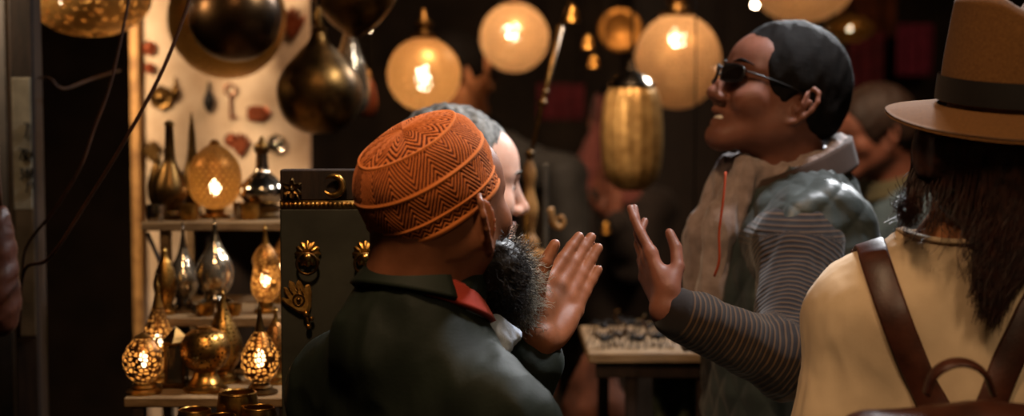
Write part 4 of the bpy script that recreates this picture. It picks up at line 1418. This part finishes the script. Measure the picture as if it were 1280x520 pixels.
part('cap_lining', (capc + np.stack([(inn[:, 0][:, None] * .0745) * np.cos(A[::10]), (inn[:, 0][:, None] * .092) * np.sin(A[::10]), inn[:, 1][:, None] + 0 * A[::10] + .001], -1).reshape(-1, 3) @ capR.T,
                    np.array([(i * 62 + j, i * 62 + (j + 1) % 62, (i + 1) * 62 + (j + 1) % 62, (i + 1) * 62 + j) for i in range(59) for j in range(62)])), M['knit'], cap)
# beard
P = []
for q in (-1, 1):
    P += [C(L1(q * .062, .020, -.055), L1(q * .056, .038, -.082), .006, .012, .01), C(L1(q * .052, .036, -.084), L1(q * .030, .080, -.110), .022, .030, .03),
          C(L1(q * .040, .05, -.105), L1(q * .020, .110, -.150), .034, .026, .03), C(L1(q * .025, .090, -.055), L1(q * .035, .083, -.090), .008, .012, .01)]
P += [C(L1(0, .085, -.110), L1(0, .150, -.140), .034, .026, .03), C(L1(0, .09, -.12), L1(.01, .135, -.180), .036, .024, .03)]
bv = folds(volume(P, .004), .006, 60, 31)
t = NT('beard_hair')
M['beard'] = t.done(t.bsdf(t.mix(t.attr('grey'), lin('15100d'), lin('a09a8c')), .5, 0, t.bump(t.noise(260, None, 4), .6, .002), .35))


def greyness(V):
    q = (V - hc) @ R1
    return np.clip((q[:, 1] - .078) / .06 + wav(V, 50, 5) * .25, 0, 1)


bd = part('beard', bv, M['beard'], p1)
float_attr(bd, 'grey', greyness(bv[0]))
bn = normals(*bv)
ix = RNG.choice(len(bv[0]), 2600)
m_ = 12
tt = np.linspace(0, 1, m_)[None, :, None]
dn = bn[ix] * .7 + R1[:, 1] * .35 - R1[:, 2] * .35 + RNG.normal(size=(len(ix), 3)) * .35
dn /= np.linalg.norm(dn, axis=1)[:, None]
ln_ = RNG.uniform(.012, .032, len(ix))
sd = np.cross(dn, RNG.normal(size=dn.shape)); sd /= np.linalg.norm(sd, axis=1)[:, None]
sd2 = np.cross(dn, sd)
ph = RNG.uniform(0, 6.28, len(ix))[:, None, None]
fr = RNG.uniform(1.0, 2.2, len(ix))[:, None, None]
SP = bv[0][ix][:, None, :] - bn[ix][:, None, :] * .003 + dn[:, None, :] * tt * ln_[:, None, None] + .0028 * tt * (np.sin(ph + fr * 6.28 * tt) * sd[:, None, :] + np.cos(ph + fr * 6.28 * tt) * sd2[:, None, :])
cv = strands(SP, .0006, .00025)
curls = part('beard_curls', cv, M['beard'], bd)
float_attr(curls, 'grey', greyness(cv[0]))
# stubble of hair below the cap at the nape is skin: shaved
eyes(p1, L1)
legs(B1, T1, p1, M['jeans'], M['shoe'])

# ================================================================== 2. the laughing man with glasses
h2 = at(973, 117, 2.40)
R2 = frame(-104, 19, 0)
L2 = loc(h2, R2, 1.0)
B2 = at(988, 236, 2.42)
T2 = frame(-97)
LT2 = loc(B2, T2)
p2 = person(B2, 'laughing man in glasses, quilted vest and striped sleeves, hand raised')
sL, sR = LT2(-.160, .040, -.088), LT2(.160, .030, -.088)
eL, wL = at(985, 452, 2.09), at(834, 386, 2.02)
eR, wR = LT2(.21, -.02, -.37), LT2(.20, .08, -.60)
hf = at(796, 297, 2.09) - wL
Hd2 = hand(wL, hf, (.95, .28, .1), -1, .90, joint=((-.08, .06, .06), (.04, .14, .10), (.10, .35, .25), (.15, .45, .3)), spread=.0, thumb=(.78, .15, .62), tbend=(.30, 0, -.32))
P = torso(B2, T2, .125)
P += head(h2, R2, 1.0, smile=True)
P += [C(L2(0, -.03, -.05), B2 - np.array((0, 0, .02)), .058, .064, .04)]
P += [C(sL, eL, .050, .042, .03), C(eL, wL, .042, .0265, .02), C(sR, eR, .05, .042, .03), C(eR, wR, .042, .027, .02)]
P += Hd2
P += hand(wR, (0, .1, -1), (0, -1, 0), 1)
P += [H((0, 0, B2[2] - .72), (0, 0, -1))]
part('body', volume(P, .0032), M['skin_tan'], p2)
# teeth, brows, hair, glasses
part('teeth', tube(spline([L2(-.022, .079, -.0725), L2(-.010, .0885, -.0735), L2(.010, .0885, -.0735), L2(.022, .079, -.0725)], 6), .0046, 8), plain('teeth', 'e6ddd0', None, .3, bump=0), p2)
for q in (-1, 1):
    part('eyebrow', tube(spline([L2(q * .016, .1, .021), L2(q * .034, .0945, .026), L2(q * .053, .077, .021)], 5), [.002, .0045, .0015], 6, flat=.5), M['black_hair'], p2)


def short_hair(h, R, s=1.0, grow=.008, nape=-.050, front=.128, noise=.002):
    L = loc(h, R, s)
    P = [E(L(0, -.015, .030), np.array((.076 + grow, .096 + grow, .088 + grow)) * s, R, .01), E(L(0, -.045, -.015), np.array((.066 + grow, .062 + grow, .055)) * s, R, .02),
         E(L(0, front, -.022), np.array((.13, .086, .104)) * s, R, .008, -1), H(L(0, -.02, nape), R @ np.array((0, .45, -1.0))),
         E(L(.085, -.005, -.03), np.array((.02, .022, .035)) * s, R, .004, -1), E(L(-.085, -.005, -.03), np.array((.02, .022, .035)) * s, R, .004, -1)]
    return folds(volume(P, .0045 * s), noise, 90, 44)


part('hair', short_hair(h2, R2, 1.0, .012), M['black_hair'], p2)
M['frame'] = plain('dark_spectacle_frame', '120e0c', None, .3, bump=0)
gl = NT('tinted_lens')
M['lens'] = gl.done(gl.bsdf(lin('1c1512'), .08, 0, None, .6, 0, Transmission_Weight=.35))


def glasses(root, L, s=1.0, lens=None):
    fr_, ln = [], []
    for q in (-1, 1):
        cxl = q * .034
        oc = [(cxl + .025 * math.copysign(abs(math.cos(a)) ** .6, math.cos(a)), .0145 * math.copysign(abs(math.sin(a)) ** .6, math.sin(a)) - .001) for a in np.linspace(0, 2 * PI, 24, endpoint=False)]
        yy = lambda x: .112 - 5.5 * x * x
        fr_.append(tube([L(x, yy(x), z) for x, z in oc], .0022, 6, closed=True))
        ln.append(([L(x, yy(x), z) for x, z in oc] + [L(x, yy(x) - .002, z) for x, z in oc],
                   [tuple(range(24)), tuple(range(47, 23, -1))] + [(i, (i + 1) % 24, 24 + (i + 1) % 24, 24 + i) for i in range(24)]))
        fr_.append(tube(spline([L(q * .058, .0925, .006), L(q * .074, .06, .005), L(q * .082, .0, .002), L(q * .081, -.022, -.012)], 6), .0026, 6, flat=.6))
    fr_.append(tube([L(-.010, .1115, .006), L(0, .1145, .008), L(.010, .1115, .006)], .002, 6))
    g = part('glasses', merge(*fr_), M['frame'], root)
    for q in ln:
        part('lens', q, lens or M['lens'], g, False)


glasses(p2, loc(h2, R2, 1.0))
# striped pullover: sleeves and chest
t = NT('striped_knit')
st = t.math('SINE', t.math('MULTIPLY', t.attr('len'), 2 * PI / .0085))
col = t.mix(t.ramp(st, [(.35, (0, 0, 0, 1)), (.65, (1, 1, 1, 1))]), lin('18100d'), lin('43301f'))
M['stripe'] = t.done(t.bsdf(col, .85, 0, t.bump(st, .25, .0010), .15, 0, Sheen_Weight=.2))
wc = wL + (eL - wL) * .07
P = [C(sL, eL, .062, .054, .03), C(eL, wc, .053, .037, .03), C(sR, eR, .062, .054, .03), C(eR, wR + (eR - wR) * .05, .053, .038, .02), C(sL, sR, .070, .070, .03), C(LT2(-.13, 0, -.078), LT2(.13, 0, -.078), .066, .066, .03), E(LT2(0, .012, -.21), (.16, .114, .21), T2, .05),
     E(LT2(0, .0, -.45), (.155, .12, .2), T2, .06), H(wc + (wc - eL) / np.linalg.norm(wc - eL) * .012, wc - eL)]
P[-1] = ('h', P[-1][1], P[-1][2], None, None, 0, -1)
# the cut plane must not reach the other parts: cut only a copy of the forearm
sv = volume(P[:-1], .005)
sv = folds(sv, .0045, 26, 51, (1, 1, .8))
sl = part('striped_pullover', sv, M['stripe'], p2)
dl = along(sv[0], [sL + np.array((0, 0, .06)), sL, eL, wc])
float_attr(sl, 'len', dl)
# quilted vest
P = torso(B2, T2, .158, .158, .112)[:4]
P += [C(LT2(0, -.02, -.01), LT2(-.13, -.01, -.075), .048, .050, .06), C(LT2(0, -.02, -.01), LT2(.13, -.01, -.075), .048, .050, .06),
      H(LT2(-.200, 0, 0), T2 @ np.array((-1, 0, .12)), .02), H(LT2(.188, 0, 0), T2 @ np.array((1, 0, .12)), .02),
      E(LT2(-.240, .055, -.235), (.072, .075, .16), T2, .015, -1), E(LT2(.235, .012, -.20), (.075, .085, .16), T2, .015, -1),
      E(LT2(0, .02, .06), (.058, .062, .14), T2, .012, -1), H((0, 0, B2[2] - .70), (0, 0, -1))]
vv = volume(P, .0042, .026)
q = (vv[0] - B2) @ T2
ang = np.arctan2(q[:, 0], -q[:, 1])
arc = ang * .15
hgt_ = q[:, 2] * 1.0 + np.where(q[:, 2] > -.1, (np.hypot(q[:, 0], q[:, 1]) - .15) * -.7, 0)
a_, b_ = (arc + hgt_ * .62) / .052, (arc - hgt_ * .62) / .052
puff = np.minimum(np.abs((a_ % 1) - .5), np.abs((b_ % 1) - .5))
da = np.minimum(np.minimum(a_ % 1, 1 - a_ % 1), np.minimum(b_ % 1, 1 - b_ % 1))
pu = np.clip(da / .5, 0, 1) ** .7
vv = (vv[0] + normals(*vv) * ((pu - .6) * .005)[:, None], vv[1])
vv = folds(vv, .004, 24, 61)
M['vest'] = cloth('grey_green_quilting', '363e3c', '29302f', .48, 12, 420, .0008, .25, .1, .55)
part('quilted_vest', vv, M['vest'], p2)
cc2 = LT2(0, .0, .012)
part('vest_collar', collar(cc2, T2, .088, .030, -.055, -160, 160, .014, .045, .012), cloth('brown_fleece_collar', '46362f', '33261f', .9), p2)
# mauve scarf: roll round the neck and an end hanging down the chest
M['scarf'] = cloth('mauve_wool', '9c8a84', '78665f', .9, 40, 300, .0015, .5, .4, .15)
th = np.linspace(0, 2 * PI, 40, endpoint=False)
rc = LT2(0, -.004, .055)
rp = np.stack([.074 * np.sin(th), -.074 * np.cos(th) - .004, .026 * np.cos(th) - .016], 1)
ringp = rc + rp @ T2.T
part('scarf', folds(volume([C(ringp[i], ringp[(i + 1) % 40], .020, .020, .012) for i in range(40)] +
                           [C(LT2(-.045, .085, .03), LT2(-.055, .135, -.06), .034, .034, .02), C(LT2(-.055, .135, -.06), LT2(-.05, .165, -.24), .034, .024, .02),
                            C(LT2(.03, .09, .03), LT2(.03, .14, -.08), .032, .03, .02), C(LT2(.03, .14, -.08), LT2(.03, .165, -.26), .03, .022, .02)], .0045), .009, 34, 71, (1.6, 1.6, .5)), M['scarf'], p2)
lan = [at(907, 215, 2.215), at(904, 250, 2.205), at(899, 290, 2.205), at(899, 325, 2.21), at(893, 345, 2.22)]
part('lanyard', tube(spline(lan, 6), .0035, 6, flat=.6), cloth('orange_cord', 'a8431d', '8a3215', .7), p2)
legs(B2, T2, p2, M['jeans'], M['shoe'])

# ================================================================== 3. the woman in the felt hat
h3 = at(1247, 185, 1.75)
R3 = frame(8, 10, 4)
L3 = loc(h3, R3)
B3 = at(1214, 312, 1.76)
T3 = frame(2)
LT3 = loc(B3, T3)
p3 = person(B3, 'woman in a tan felt hat and cream shirt seen from behind')
sL, sR = LT3(-.126, 0, -.09), LT3(.126, 0, -.09)
eL, wL = LT3(-.170, -.01, -.36), LT3(-.17, .10, -.58)
eR, wR = LT3(.170, -.01, -.36), LT3(.17, .10, -.58)
P = torso(B3, T3, .128, .132, .098, .085)
P += head(h3, R3, .90, ears=False)
P += [C(L3(0, -.03, -.05), B3 - np.array((0, 0, .02)), .052, .058, .04), C(sL, eL, .044, .036, .03), C(eL, wL, .035, .024, .02), C(sR, eR, .044, .036, .03), C(eR, wR, .035, .024, .02)]
P += hand(wL, (.05, .3, -1), (1, 0, 0), 1, .9) + hand(wR, (-.05, .3, -1), (-1, 0, 0), -1, .9)
P += [H((0, 0, B3[2] - .70), (0, 0, -1))]
part('body', volume(P, .0038), M['skin_olive'], p3)
P = torso(B3, T3, .128, .136, .103, .085)
P += [C(LT3(0, -.005, -.05), LT3(-.11, 0, -.085), .052, .046, .04), C(LT3(0, -.005, -.05), LT3(.11, 0, -.085), .052, .046, .04),
      C(sL, eL, .050, .060, .03), C(eL, wL + (eL - wL) * .1, .058, .05, .02), C(sR, eR, .050, .060, .03), C(eR, wR + (eR - wR) * .1, .058, .05, .02),
      E(LT3(0, .0, .035), (.082, .074, .080), T3, .008, -1)]
sv3 = folds(folds(volume(P, .005, .016), .007, 15, 81, (1, 1, .45)), .0022, 50, 82, (1, 1, .35))
M['cream'] = cloth('cream_linen', 'c8b090', 'b89f80', .85, 12, 700, .0007, .4, .1, .2)
shirt3 = part('shirt', sv3, M['cream'], p3)
bvh3 = BVHTree.FromPolygons([tuple(v) for v in sv3[0]], [tuple(int(i) for i in f) for f in sv3[1]])


def on_back(px, py, off=.006):
    d = Vector(at(px, py, 3.0) - CAM).normalized()
    hit, nn, _, _ = bvh3.ray_cast(Vector(CAM), d)
    if hit is None:
        hit, nn = Vector(at(px, py, 1.7)), Vector((0, -1, 0))
    if nn.dot(d) > 0:
        nn = -nn
    return np.array(hit + nn * off), np.array(nn)


# neckline band follows the edge of the neck opening
bd_p = []
for a in np.linspace(0, 2 * PI, 60, endpoint=False):
    q = LT3(.084 * math.sin(a), -.077 * math.cos(a), .30)
    hit, nn, _, _ = bvh3.ray_cast(Vector(q), Vector((0, 0, -1)))
    bd_p.append(np.array(hit) if hit is not None else LT3(.084 * math.sin(a), -.077 * math.cos(a), 0))
bd_p = np.array(bd_p)
for _ in range(4):
    bd_p = (np.roll(bd_p, 1, 0) + bd_p * 2 + np.roll(bd_p, -1, 0)) / 4
part('neckband', tube(bd_p, .0085, 10, closed=True, flat=.45), M['cream'], p3)
# hat
hr = np.array(Matrix.Rotation(math.radians(-13), 3, 'X'))
RH = frame(8, 0, 2) @ np.array(Matrix.Rotation(math.radians(7), 3, 'X'))
hb = at(1262, 128, 1.738)
LH = loc(hb, RH)
def crown(u, v):
    a = u * 2 * PI
    sx, sy = .084, .098
    w = np.clip(v / .62, 0, 1); tp = np.clip((v - .62) / .38, 0, 1)
    rad = (1 - .13 * w ** 1.4) * np.cos(tp * PI / 2) ** .75
    z = .118 * w + .022 * np.sin(tp * PI / 2)
    x, y = sx * rad * np.cos(a), sy * rad * np.sin(a)
    z = z - .045 * np.exp(-(x / .026) ** 2) * np.clip((w - .75) * 4, 0, 1) * (.65 + .35 * np.sin(a * 0 + np.clip(y / .1, -1, 1)))
    pin = np.exp(-((np.abs(a - PI / 2) - .5) / .35) ** 2) * np.clip((w - .45) * 2, 0, 1) * (tp < 1)
    x = x * (1 - .22 * pin)
    return np.stack([x, y, z], -1) @ RH.T + hb
def brim(u, v):
    a = u * 2 * PI
    r = 1 + v * .74
    x, y = .084 * r * np.cos(a), .098 * (1 + v * .62) * np.sin(a)
    z = -.004 - .010 * v - .012 * v * np.maximum(-np.sin(a), 0) 
    return np.stack([x, y, z], -1) @ RH.T + hb
def closed_sheet(f, nu, nv):
    P_, F_, U_ = sheet(f, nu + 1, nv)
    return P_, F_
t = NT('tan_felt')
v = t.coord()
f = t.ramp(t.noise(320, v, 3), [(.3, (0, 0, 0, 1)), (.7, (1, 1, 1, 1))])
M['felt'] = t.done(t.bsdf(t.mix(f, lin('6e4a27'), lin('5a3b1e')), .95, 0, t.bump(t.noise(500, v, 3), .5, .001), .1, 0, Sheen_Weight=.05))
hat = part('felt_hat', closed_sheet(crown, 96, 60), M['felt'], p3)
tp_, tf_ = closed_sheet(brim, 96, 14)
bot = np.array(tp_) - RH[:, 2] * .004
nb_ = len(tp_)
rimf = [(i * 14 + 13, i * 14 + 13 + nb_, (i + 1) * 14 + 13 + nb_, (i + 1) * 14 + 13) for i in range(96)]
part('brim', (np.vstack([tp_, bot]), [tuple(q) for q in tf_] + [tuple(i + nb_ for i in reversed(q)) for q in tf_] + rimf), M['felt'], hat)
def band(u, v):
    a = u * 2 * PI
    z = .002 + .030 * v
    w = z / .118
    r = (1 - .13 * np.clip(w, 0, 1) ** 1.4) * 1.05
    return np.stack([.084 * r * np.cos(a), .098 * r * np.sin(a), z], -1) @ RH.T + hb
part('hat_band', closed_sheet(band, 96, 6), cloth('black_ribbon', '17110d', '0e0a08', .6), hat)
# hair
M['brown_hair'] = plain('brown_hair', '38190a', '1c0c05', .5, 0, 90, .2, 500, .0005, spec=.4)
P = [E(L3(0, -.018, .005), np.array((.094, .106, .097)), R3, .02), C(L3(0, -.040, -.03), at(1196, 190, 1.70), .078, .046, .03), C(L3(.03, -.05, -.03), at(1262, 300, 1.69), .085, .045, .04),
     C(at(1262, 290, 1.68), at(1242, 352, 1.65), .030, .010, .03), E(L3(0, .125, -.03), (.13, .088, .115), R3, .01, -1), H(hb - RH[:, 2] * .012, RH[:, 2])]
hv = volume(P, .0045)
hv = folds(folds(hv, .005, 60, 91, (1.4, 1.4, .12)), .003, 140, 92, (1.4, 1.4, .10))
part('hair', hv, M['brown_hair'], p3)
ends = [((1122, 272), 1.70, .010, 60), ((1132, 284), 1.67, .008, 70), ((1146, 288), 1.655, .008, 12), ((1160, 296), 1.645, .010, 8), ((1182, 304), 1.64, .014, 9), ((1204, 330), 1.635, .010, 16), ((1216, 372), 1.635, .006, 60),
        ((1228, 392), 1.635, .006, 120), ((1240, 402), 1.635, .006, 130), ((1252, 385), 1.64, .008, 110), ((1262, 345), 1.645, .012, 110), ((1276, 330), 1.65, .012, 90), ((1294, 325), 1.65, .012, 90), ((1316, 285), 1.665, .012, 80), ((1338, 270), 1.69, .012, 70)]
SPs = []
m_ = 22
tt = np.linspace(0, 1, m_)
for (ex, ey), eY, spread_, n_ in ends:
    e0 = at(ex, ey, eY)
    fx = (ex - 1112) / (1345 - 1112)
    th0 = math.radians(-95 + 185 * fx)
    for _ in range(n_ * 2):
        a = th0 + RNG.normal() * .13
        r0 = L3(.096 * math.sin(a), -.018 - .107 * math.cos(a), RNG.uniform(-.03, .015))
        mid = L3(.104 * math.sin(a) + .004 * RNG.normal(), -.024 - .112 * math.cos(a), -.075 + RNG.normal() * .012)
        end = e0 + RNG.normal(size=3) * np.array((spread_ * .5, .006, spread_ * .9)) - np.array((0, 0, RNG.uniform(-.03, .008)))
        t1 = tt[:, None]
        q = (1 - t1) ** 2 * r0 + 2 * t1 * (1 - t1) * (mid * 1.25 - .25 * (r0 + end) / 2) + t1 ** 2 * end
        amp, phs, frq = RNG.uniform(.002, .006), RNG.uniform(0, 6.28), RNG.uniform(1.2, 2.4)
        q = q + np.stack([np.sin(phs + frq * 6.28 * tt) * amp * tt, np.cos(phs + frq * 5 * tt) * amp * .6 * tt, 0 * tt], 1)
        SPs.append(q)
part('hair_locks', strands(np.array(SPs), .00075, .00035), M['brown_hair'], p3)
legs(B3, T3, p3, M['jeans'], M['shoe'], -.60, .085)

# leather backpack worn by the woman
bp0 = at(1200, 500, 1.535)
bag = thing('backpack', (bp0[0], bp0[1], bp0[2] - .36), 'dark brown leather backpack on the back of the woman in the cream shirt', 'backpack')


def strap(path, wid, th=.004, off=.004):
    pts, ns_ = [], []
    for px, py in path:
        d = Vector(at(px, py, 3.0) - CAM).normalized()
        if bvh3.ray_cast(Vector(CAM), d)[0] is None:
            continue
        p_, n_ = on_back(px, py, off)
        pts.append(p_); ns_.append(n_)
    for _ in range(5):   # on over the shoulder, keeping to the cloth
        d_ = (pts[0] - pts[1]) * np.array((.15, 1, 1)); d_ -= ns_[0] * (d_ @ ns_[0]); d_ /= np.linalg.norm(d_)
        hit, nn, _, _ = bvh3.find_nearest(Vector(pts[0] + d_ * .018 - ns_[0] * .006))
        pts.insert(0, np.array(hit + nn * off)); ns_.insert(0, np.array(nn))
    P_ = spline(pts, 8)
    N_ = spline(ns_, 8); N_ /= np.linalg.norm(N_, axis=1)[:, None]
    for _ in range(3):
        P_[1:-1] = (P_[:-2] + 2 * P_[1:-1] + P_[2:]) / 4
    T_ = np.gradient(P_, axis=0); T_ /= np.linalg.norm(T_, axis=1)[:, None]
    S_ = np.cross(T_, N_); S_ /= np.linalg.norm(S_, axis=1)[:, None]
    sec = [(-.5, 0), (-.5, .6), (-.42, 1), (.42, 1), (.5, .6), (.5, 0)]
    n = len(P_)
    V_ = np.stack([P_ + S_ * (wid * a) + N_ * (th * b) for a, b in sec], 1).reshape(-1, 3)
    for i in range(len(V_)):
        hit, nn, _, dist = bvh3.find_nearest(Vector(V_[i]))
        if hit is not None:
            sd_ = (Vector(V_[i]) - hit).dot(nn)
            if sd_ < .0035:
                V_[i] = np.array(hit + nn * (.0035 + (th * .8 if i % 6 in (1, 2, 3, 4) else 0)))
    k = len(sec)
    F_ = [(i * k + j, i * k + (j + 1) % k, (i + 1) * k + (j + 1) % k, (i + 1) * k + j) for i in range(n - 1) for j in range(k)]
    F_ += [tuple(range(k)), tuple((n - 1) * k + j for j in reversed(range(k)))]
    return V_, F_


part('strap', strap([(1088, 306), (1094, 325), (1101, 345), (1116, 390), (1134, 435), (1155, 480), (1170, 512)], .036), M['leather'], bag)
part('strap', strap([(1338, 318), (1318, 345), (1292, 380), (1274, 420), (1257, 455), (1243, 490), (1235, 512)], .036), M['leather'], bag)
bz = bp0[2]
bc = np.array((bp0[0], bp0[1] - .02, bz - .19))
part('bag_body', folds(volume([C(bc + np.array((-.10, 0, .145)), bc + np.array((.10, 0, .145)), .042, .042, .03), C(bc + np.array((-.11, 0, -.12)), bc + np.array((.11, 0, -.12)), .058, .058, .04), E(bc, (.155, .058, .17), None, .04)], .006), .004, 20, 101), M['leather'], bag)
lp = [at(1158, 492, 1.56), at(1166, 470, 1.555), at(1182, 457, 1.55), at(1200, 453, 1.55), at(1218, 457, 1.55), at(1233, 470, 1.555), at(1241, 492, 1.56)]
part('carry_loop', tube(spline(lp, 6), .0105, 10, flat=.35), M['leather'], bag)
part('front_flap', folds(volume([E(bc + np.array((0, -.05, .06)), (.12, .022, .10), None, .02)], .006), .002, 30, 3), M['leather'], bag)

# ================================================================== 4. the pale man in profile
h4 = at(571, 228, 2.46)
R4 = frame(74, -3, 0)
L4 = loc(h4, R4, 1.08)
B4 = at(556, 352, 2.47)
T4 = frame(80)
LT4 = loc(B4, T4)
p4 = person(B4, 'pale grey-haired man in profile, half hidden behind the man in the orange cap')
sL, sR = LT4(-.155, 0, -.08), LT4(.155, 0, -.08)
eL, wL, eR, wR = LT4(-.20, .0, -.37), LT4(-.18, .06, -.60), LT4(.19, -.03, -.37), LT4(.18, .03, -.60)
P = torso(B4, T4, .155)
P += head(h4, R4, 1.08) + [C(L4(0, -.03, -.05), B4 - np.array((0, 0, .02)), .056, .064, .04)]
P += [C(sL, eL, .050, .042, .03), C(eL, wL, .042, .027, .02), C(sR, eR, .05, .042, .03), C(eR, wR, .042, .027, .02)]
P += hand(wL, (0, .1, -1), (.5, -.8, 0), -1) + hand(wR, (0, .1, -1), (-.5, .8, 0), 1) + [H((0, 0, B4[2] - .72), (0, 0, -1))]
part('body', volume(P, .0036), M['skin_pale'], p4)
M['grey_hair'] = plain('grey_hair', '8a867e', '141210', .65, 0, 60, .8, 260, .004, spec=.3)
part('hair', short_hair(h4, R4, 1.08, .008, -.06, .125, .005), M['grey_hair'], p4)
for q in (-1, 1):
    part('eyebrow', tube(spline([L4(q * .014, .1, .019), L4(q * .034, .0935, .023), L4(q * .052, .077, .017)], 5), [.002, .004, .0015], 6, flat=.5), M['grey_hair'], p4)
P = torso(B4, T4, .155) + [C(sL, eL, .056, .052, .03), C(eL, wL, .05, .04, .02), C(sR, eR, .056, .052, .03), C(eR, wR, .05, .04, .02), E(LT4(0, .03, .05), (.06, .07, .10), T4, .01, -1)]
part('jacket', folds(volume(P, .008, .014), .006, 18, 111), cloth('dark_coat', '2a2622', '1d1a17', .7), p4)
part('shirt_collar', collar(LT4(0, .012, .005), T4, .068, .02, -.01, -170, 170, .010, .040, .01), cloth('white_shirt', 'd6d4d0', 'bdbab5', .8), p4)
eyes(p4, L4)
legs(B4, T4, p4, M['jeans'], M['shoe'])

# ================================================================== 5. people further back
def back_person(hpx, Yh, head_h, s, Bpx, Bh, label, skin_m, coat, hair, arms, h=.009, sw=.165):
    hp = at(hpx[0], hpx[1], Yh)
    R = frame(*head_h)
    B = at(Bpx[0], Bpx[1], Yh + .03)
    T = frame(Bh)
    L = loc(B, T)
    r = person(B, label)
    P = torso(B, T, sw) + head(hp, R, s) + [C(loc(hp, R, s)(0, -.03, -.05), B - np.array((0, 0, .02)), .058, .064, .04)]
    G = torso(B, T, sw)
    for q, (e_, w_, fd, nd) in zip((-1, 1), arms):
        sh = L(q * (sw - .01), 0, -.085)
        e_ = L(*e_) if len(e_) == 3 and not isinstance(e_, np.ndarray) else e_
        w_ = L(*w_) if len(w_) == 3 and not isinstance(w_, np.ndarray) else w_
        P += [C(sh, e_, .05, .042, .03), C(e_, w_, .042, .028, .02)] + hand(w_, fd, nd, 1 if q > 0 else -1, 1.0)
        G += [C(sh, e_, .058, .052, .03), C(e_, w_ + (e_ - w_) * .1, .052, .04, .02)]
    P += [H((0, 0, B[2] - .72), (0, 0, -1))]
    G += [E(L(0, .03, .06), (.058, .066, .10), T, .01, -1)]
    part('body', volume(P, .0048), skin_m, r)
    part('jacket', folds(volume(G, h, .015), .006, 18, 121), coat, r)
    part('hair', short_hair(hp, R, s, hair[1], hair[2]), hair[0], r)
    legs(B, T, r, M['jeans'], M['shoe'])
    return r, loc(hp, R, s), L, T


DOWN = ((-.20, .0, -.37), (-.18, .06, -.60), (0, .1, -1), (1, 0, 0))
DOWNR = ((.20, .0, -.37), (.18, .06, -.60), (0, .1, -1), (-1, 0, 0))
r5, L5, LL5, T5 = back_person((573, 92), 4.5, (58, -2, 0), 1.06, (588, 162), 55,
    'man in sunglasses and charcoal jacket standing between the two lit globes', M['skin_olive'], cloth('charcoal_jacket', '2c2c2b', '1f1f1e', .7), (M['black_hair'], .010, -.05),
    (DOWN, (at(705, 222, 4.25), at(718, 330, 4.2), (0.1, .1, -1), (-1, 0, 0))))
glasses(r5, L5, 1.0, plain('black_lens', '0d0b0a', None, .15, bump=0))
part('scarf', folds(volume([C(LL5(.07 * math.sin(a), -.075 * math.cos(a), .02 + .015 * math.cos(a)), LL5(.07 * math.sin(a + .5), -.075 * math.cos(a + .5), .02 + .015 * math.cos(a + .5)), .03, .03, .01) for a in np.arange(0, 6.2, .5)], .008), .006, 30, 5), M['grey_hair'] if False else cloth('dark_scarf', '33302c', '24211e', .9), r5)

r6, L6, LL6, T6 = back_person((776, 150), 4.75, (176, 0, 0), 1.05, (762, 232), -150,
    'dim figure in dark clothes standing behind the tall ribbed gold lantern', M['skin_tan'], cloth('dark_robe', '241d19', '17120f', .85), (M['black_hair'], .012, -.06),
    ((LL_ := (.0, .0, .0)) and (at(790, 330, 4.55), at(764, 272, 4.42), (-.05, -.1, 1), (.3, -1, 0)), DOWNR))
M['pink_wool'] = cloth('dusty_pink_shawl', '7a463e', '5c322e', .9)
part('headscarf', folds(volume([E(L6(0, -.02, .02), (.098, .118, .115), None, .03), C(L6(-.07, .01, -.05), LL6(-.09, .05, -.02), .04, .06, .03), C(L6(.07, .01, -.05), LL6(.09, .05, -.02), .04, .06, .03), E(L6(0, .12, -.02), (.066, .075, .10), frame(176), .015, -1)], .008), .006, 30, 7), M['pink_wool'], r6)

r7, L7, LL7, T7 = back_person((1093, 164), 4.0, (-98, -10, 0), 1.0, (1122, 240), -100,
    'dark-haired person in a blue jacket looking down beyond the felt hat', M['skin_tan'], cloth('denim_jacket', '5a6f7c', '445863', .75), (plain('dark_brown_hair', '2a1a10', '1a0f09', .6, 0, 60, .4, 400, .001), .018, -.055),
    (((-.20, .12, -.33), (-.16, .30, -.36), (0, 0, 1), (0, 1, 0)), DOWNR))
part('collar', collar(LL7(0, .01, .0), T7, .075, .025, -.03, -165, 165, .014, .05, .016), cloth('olive_collar', '55523c', '3f3d2c', .85), r7)
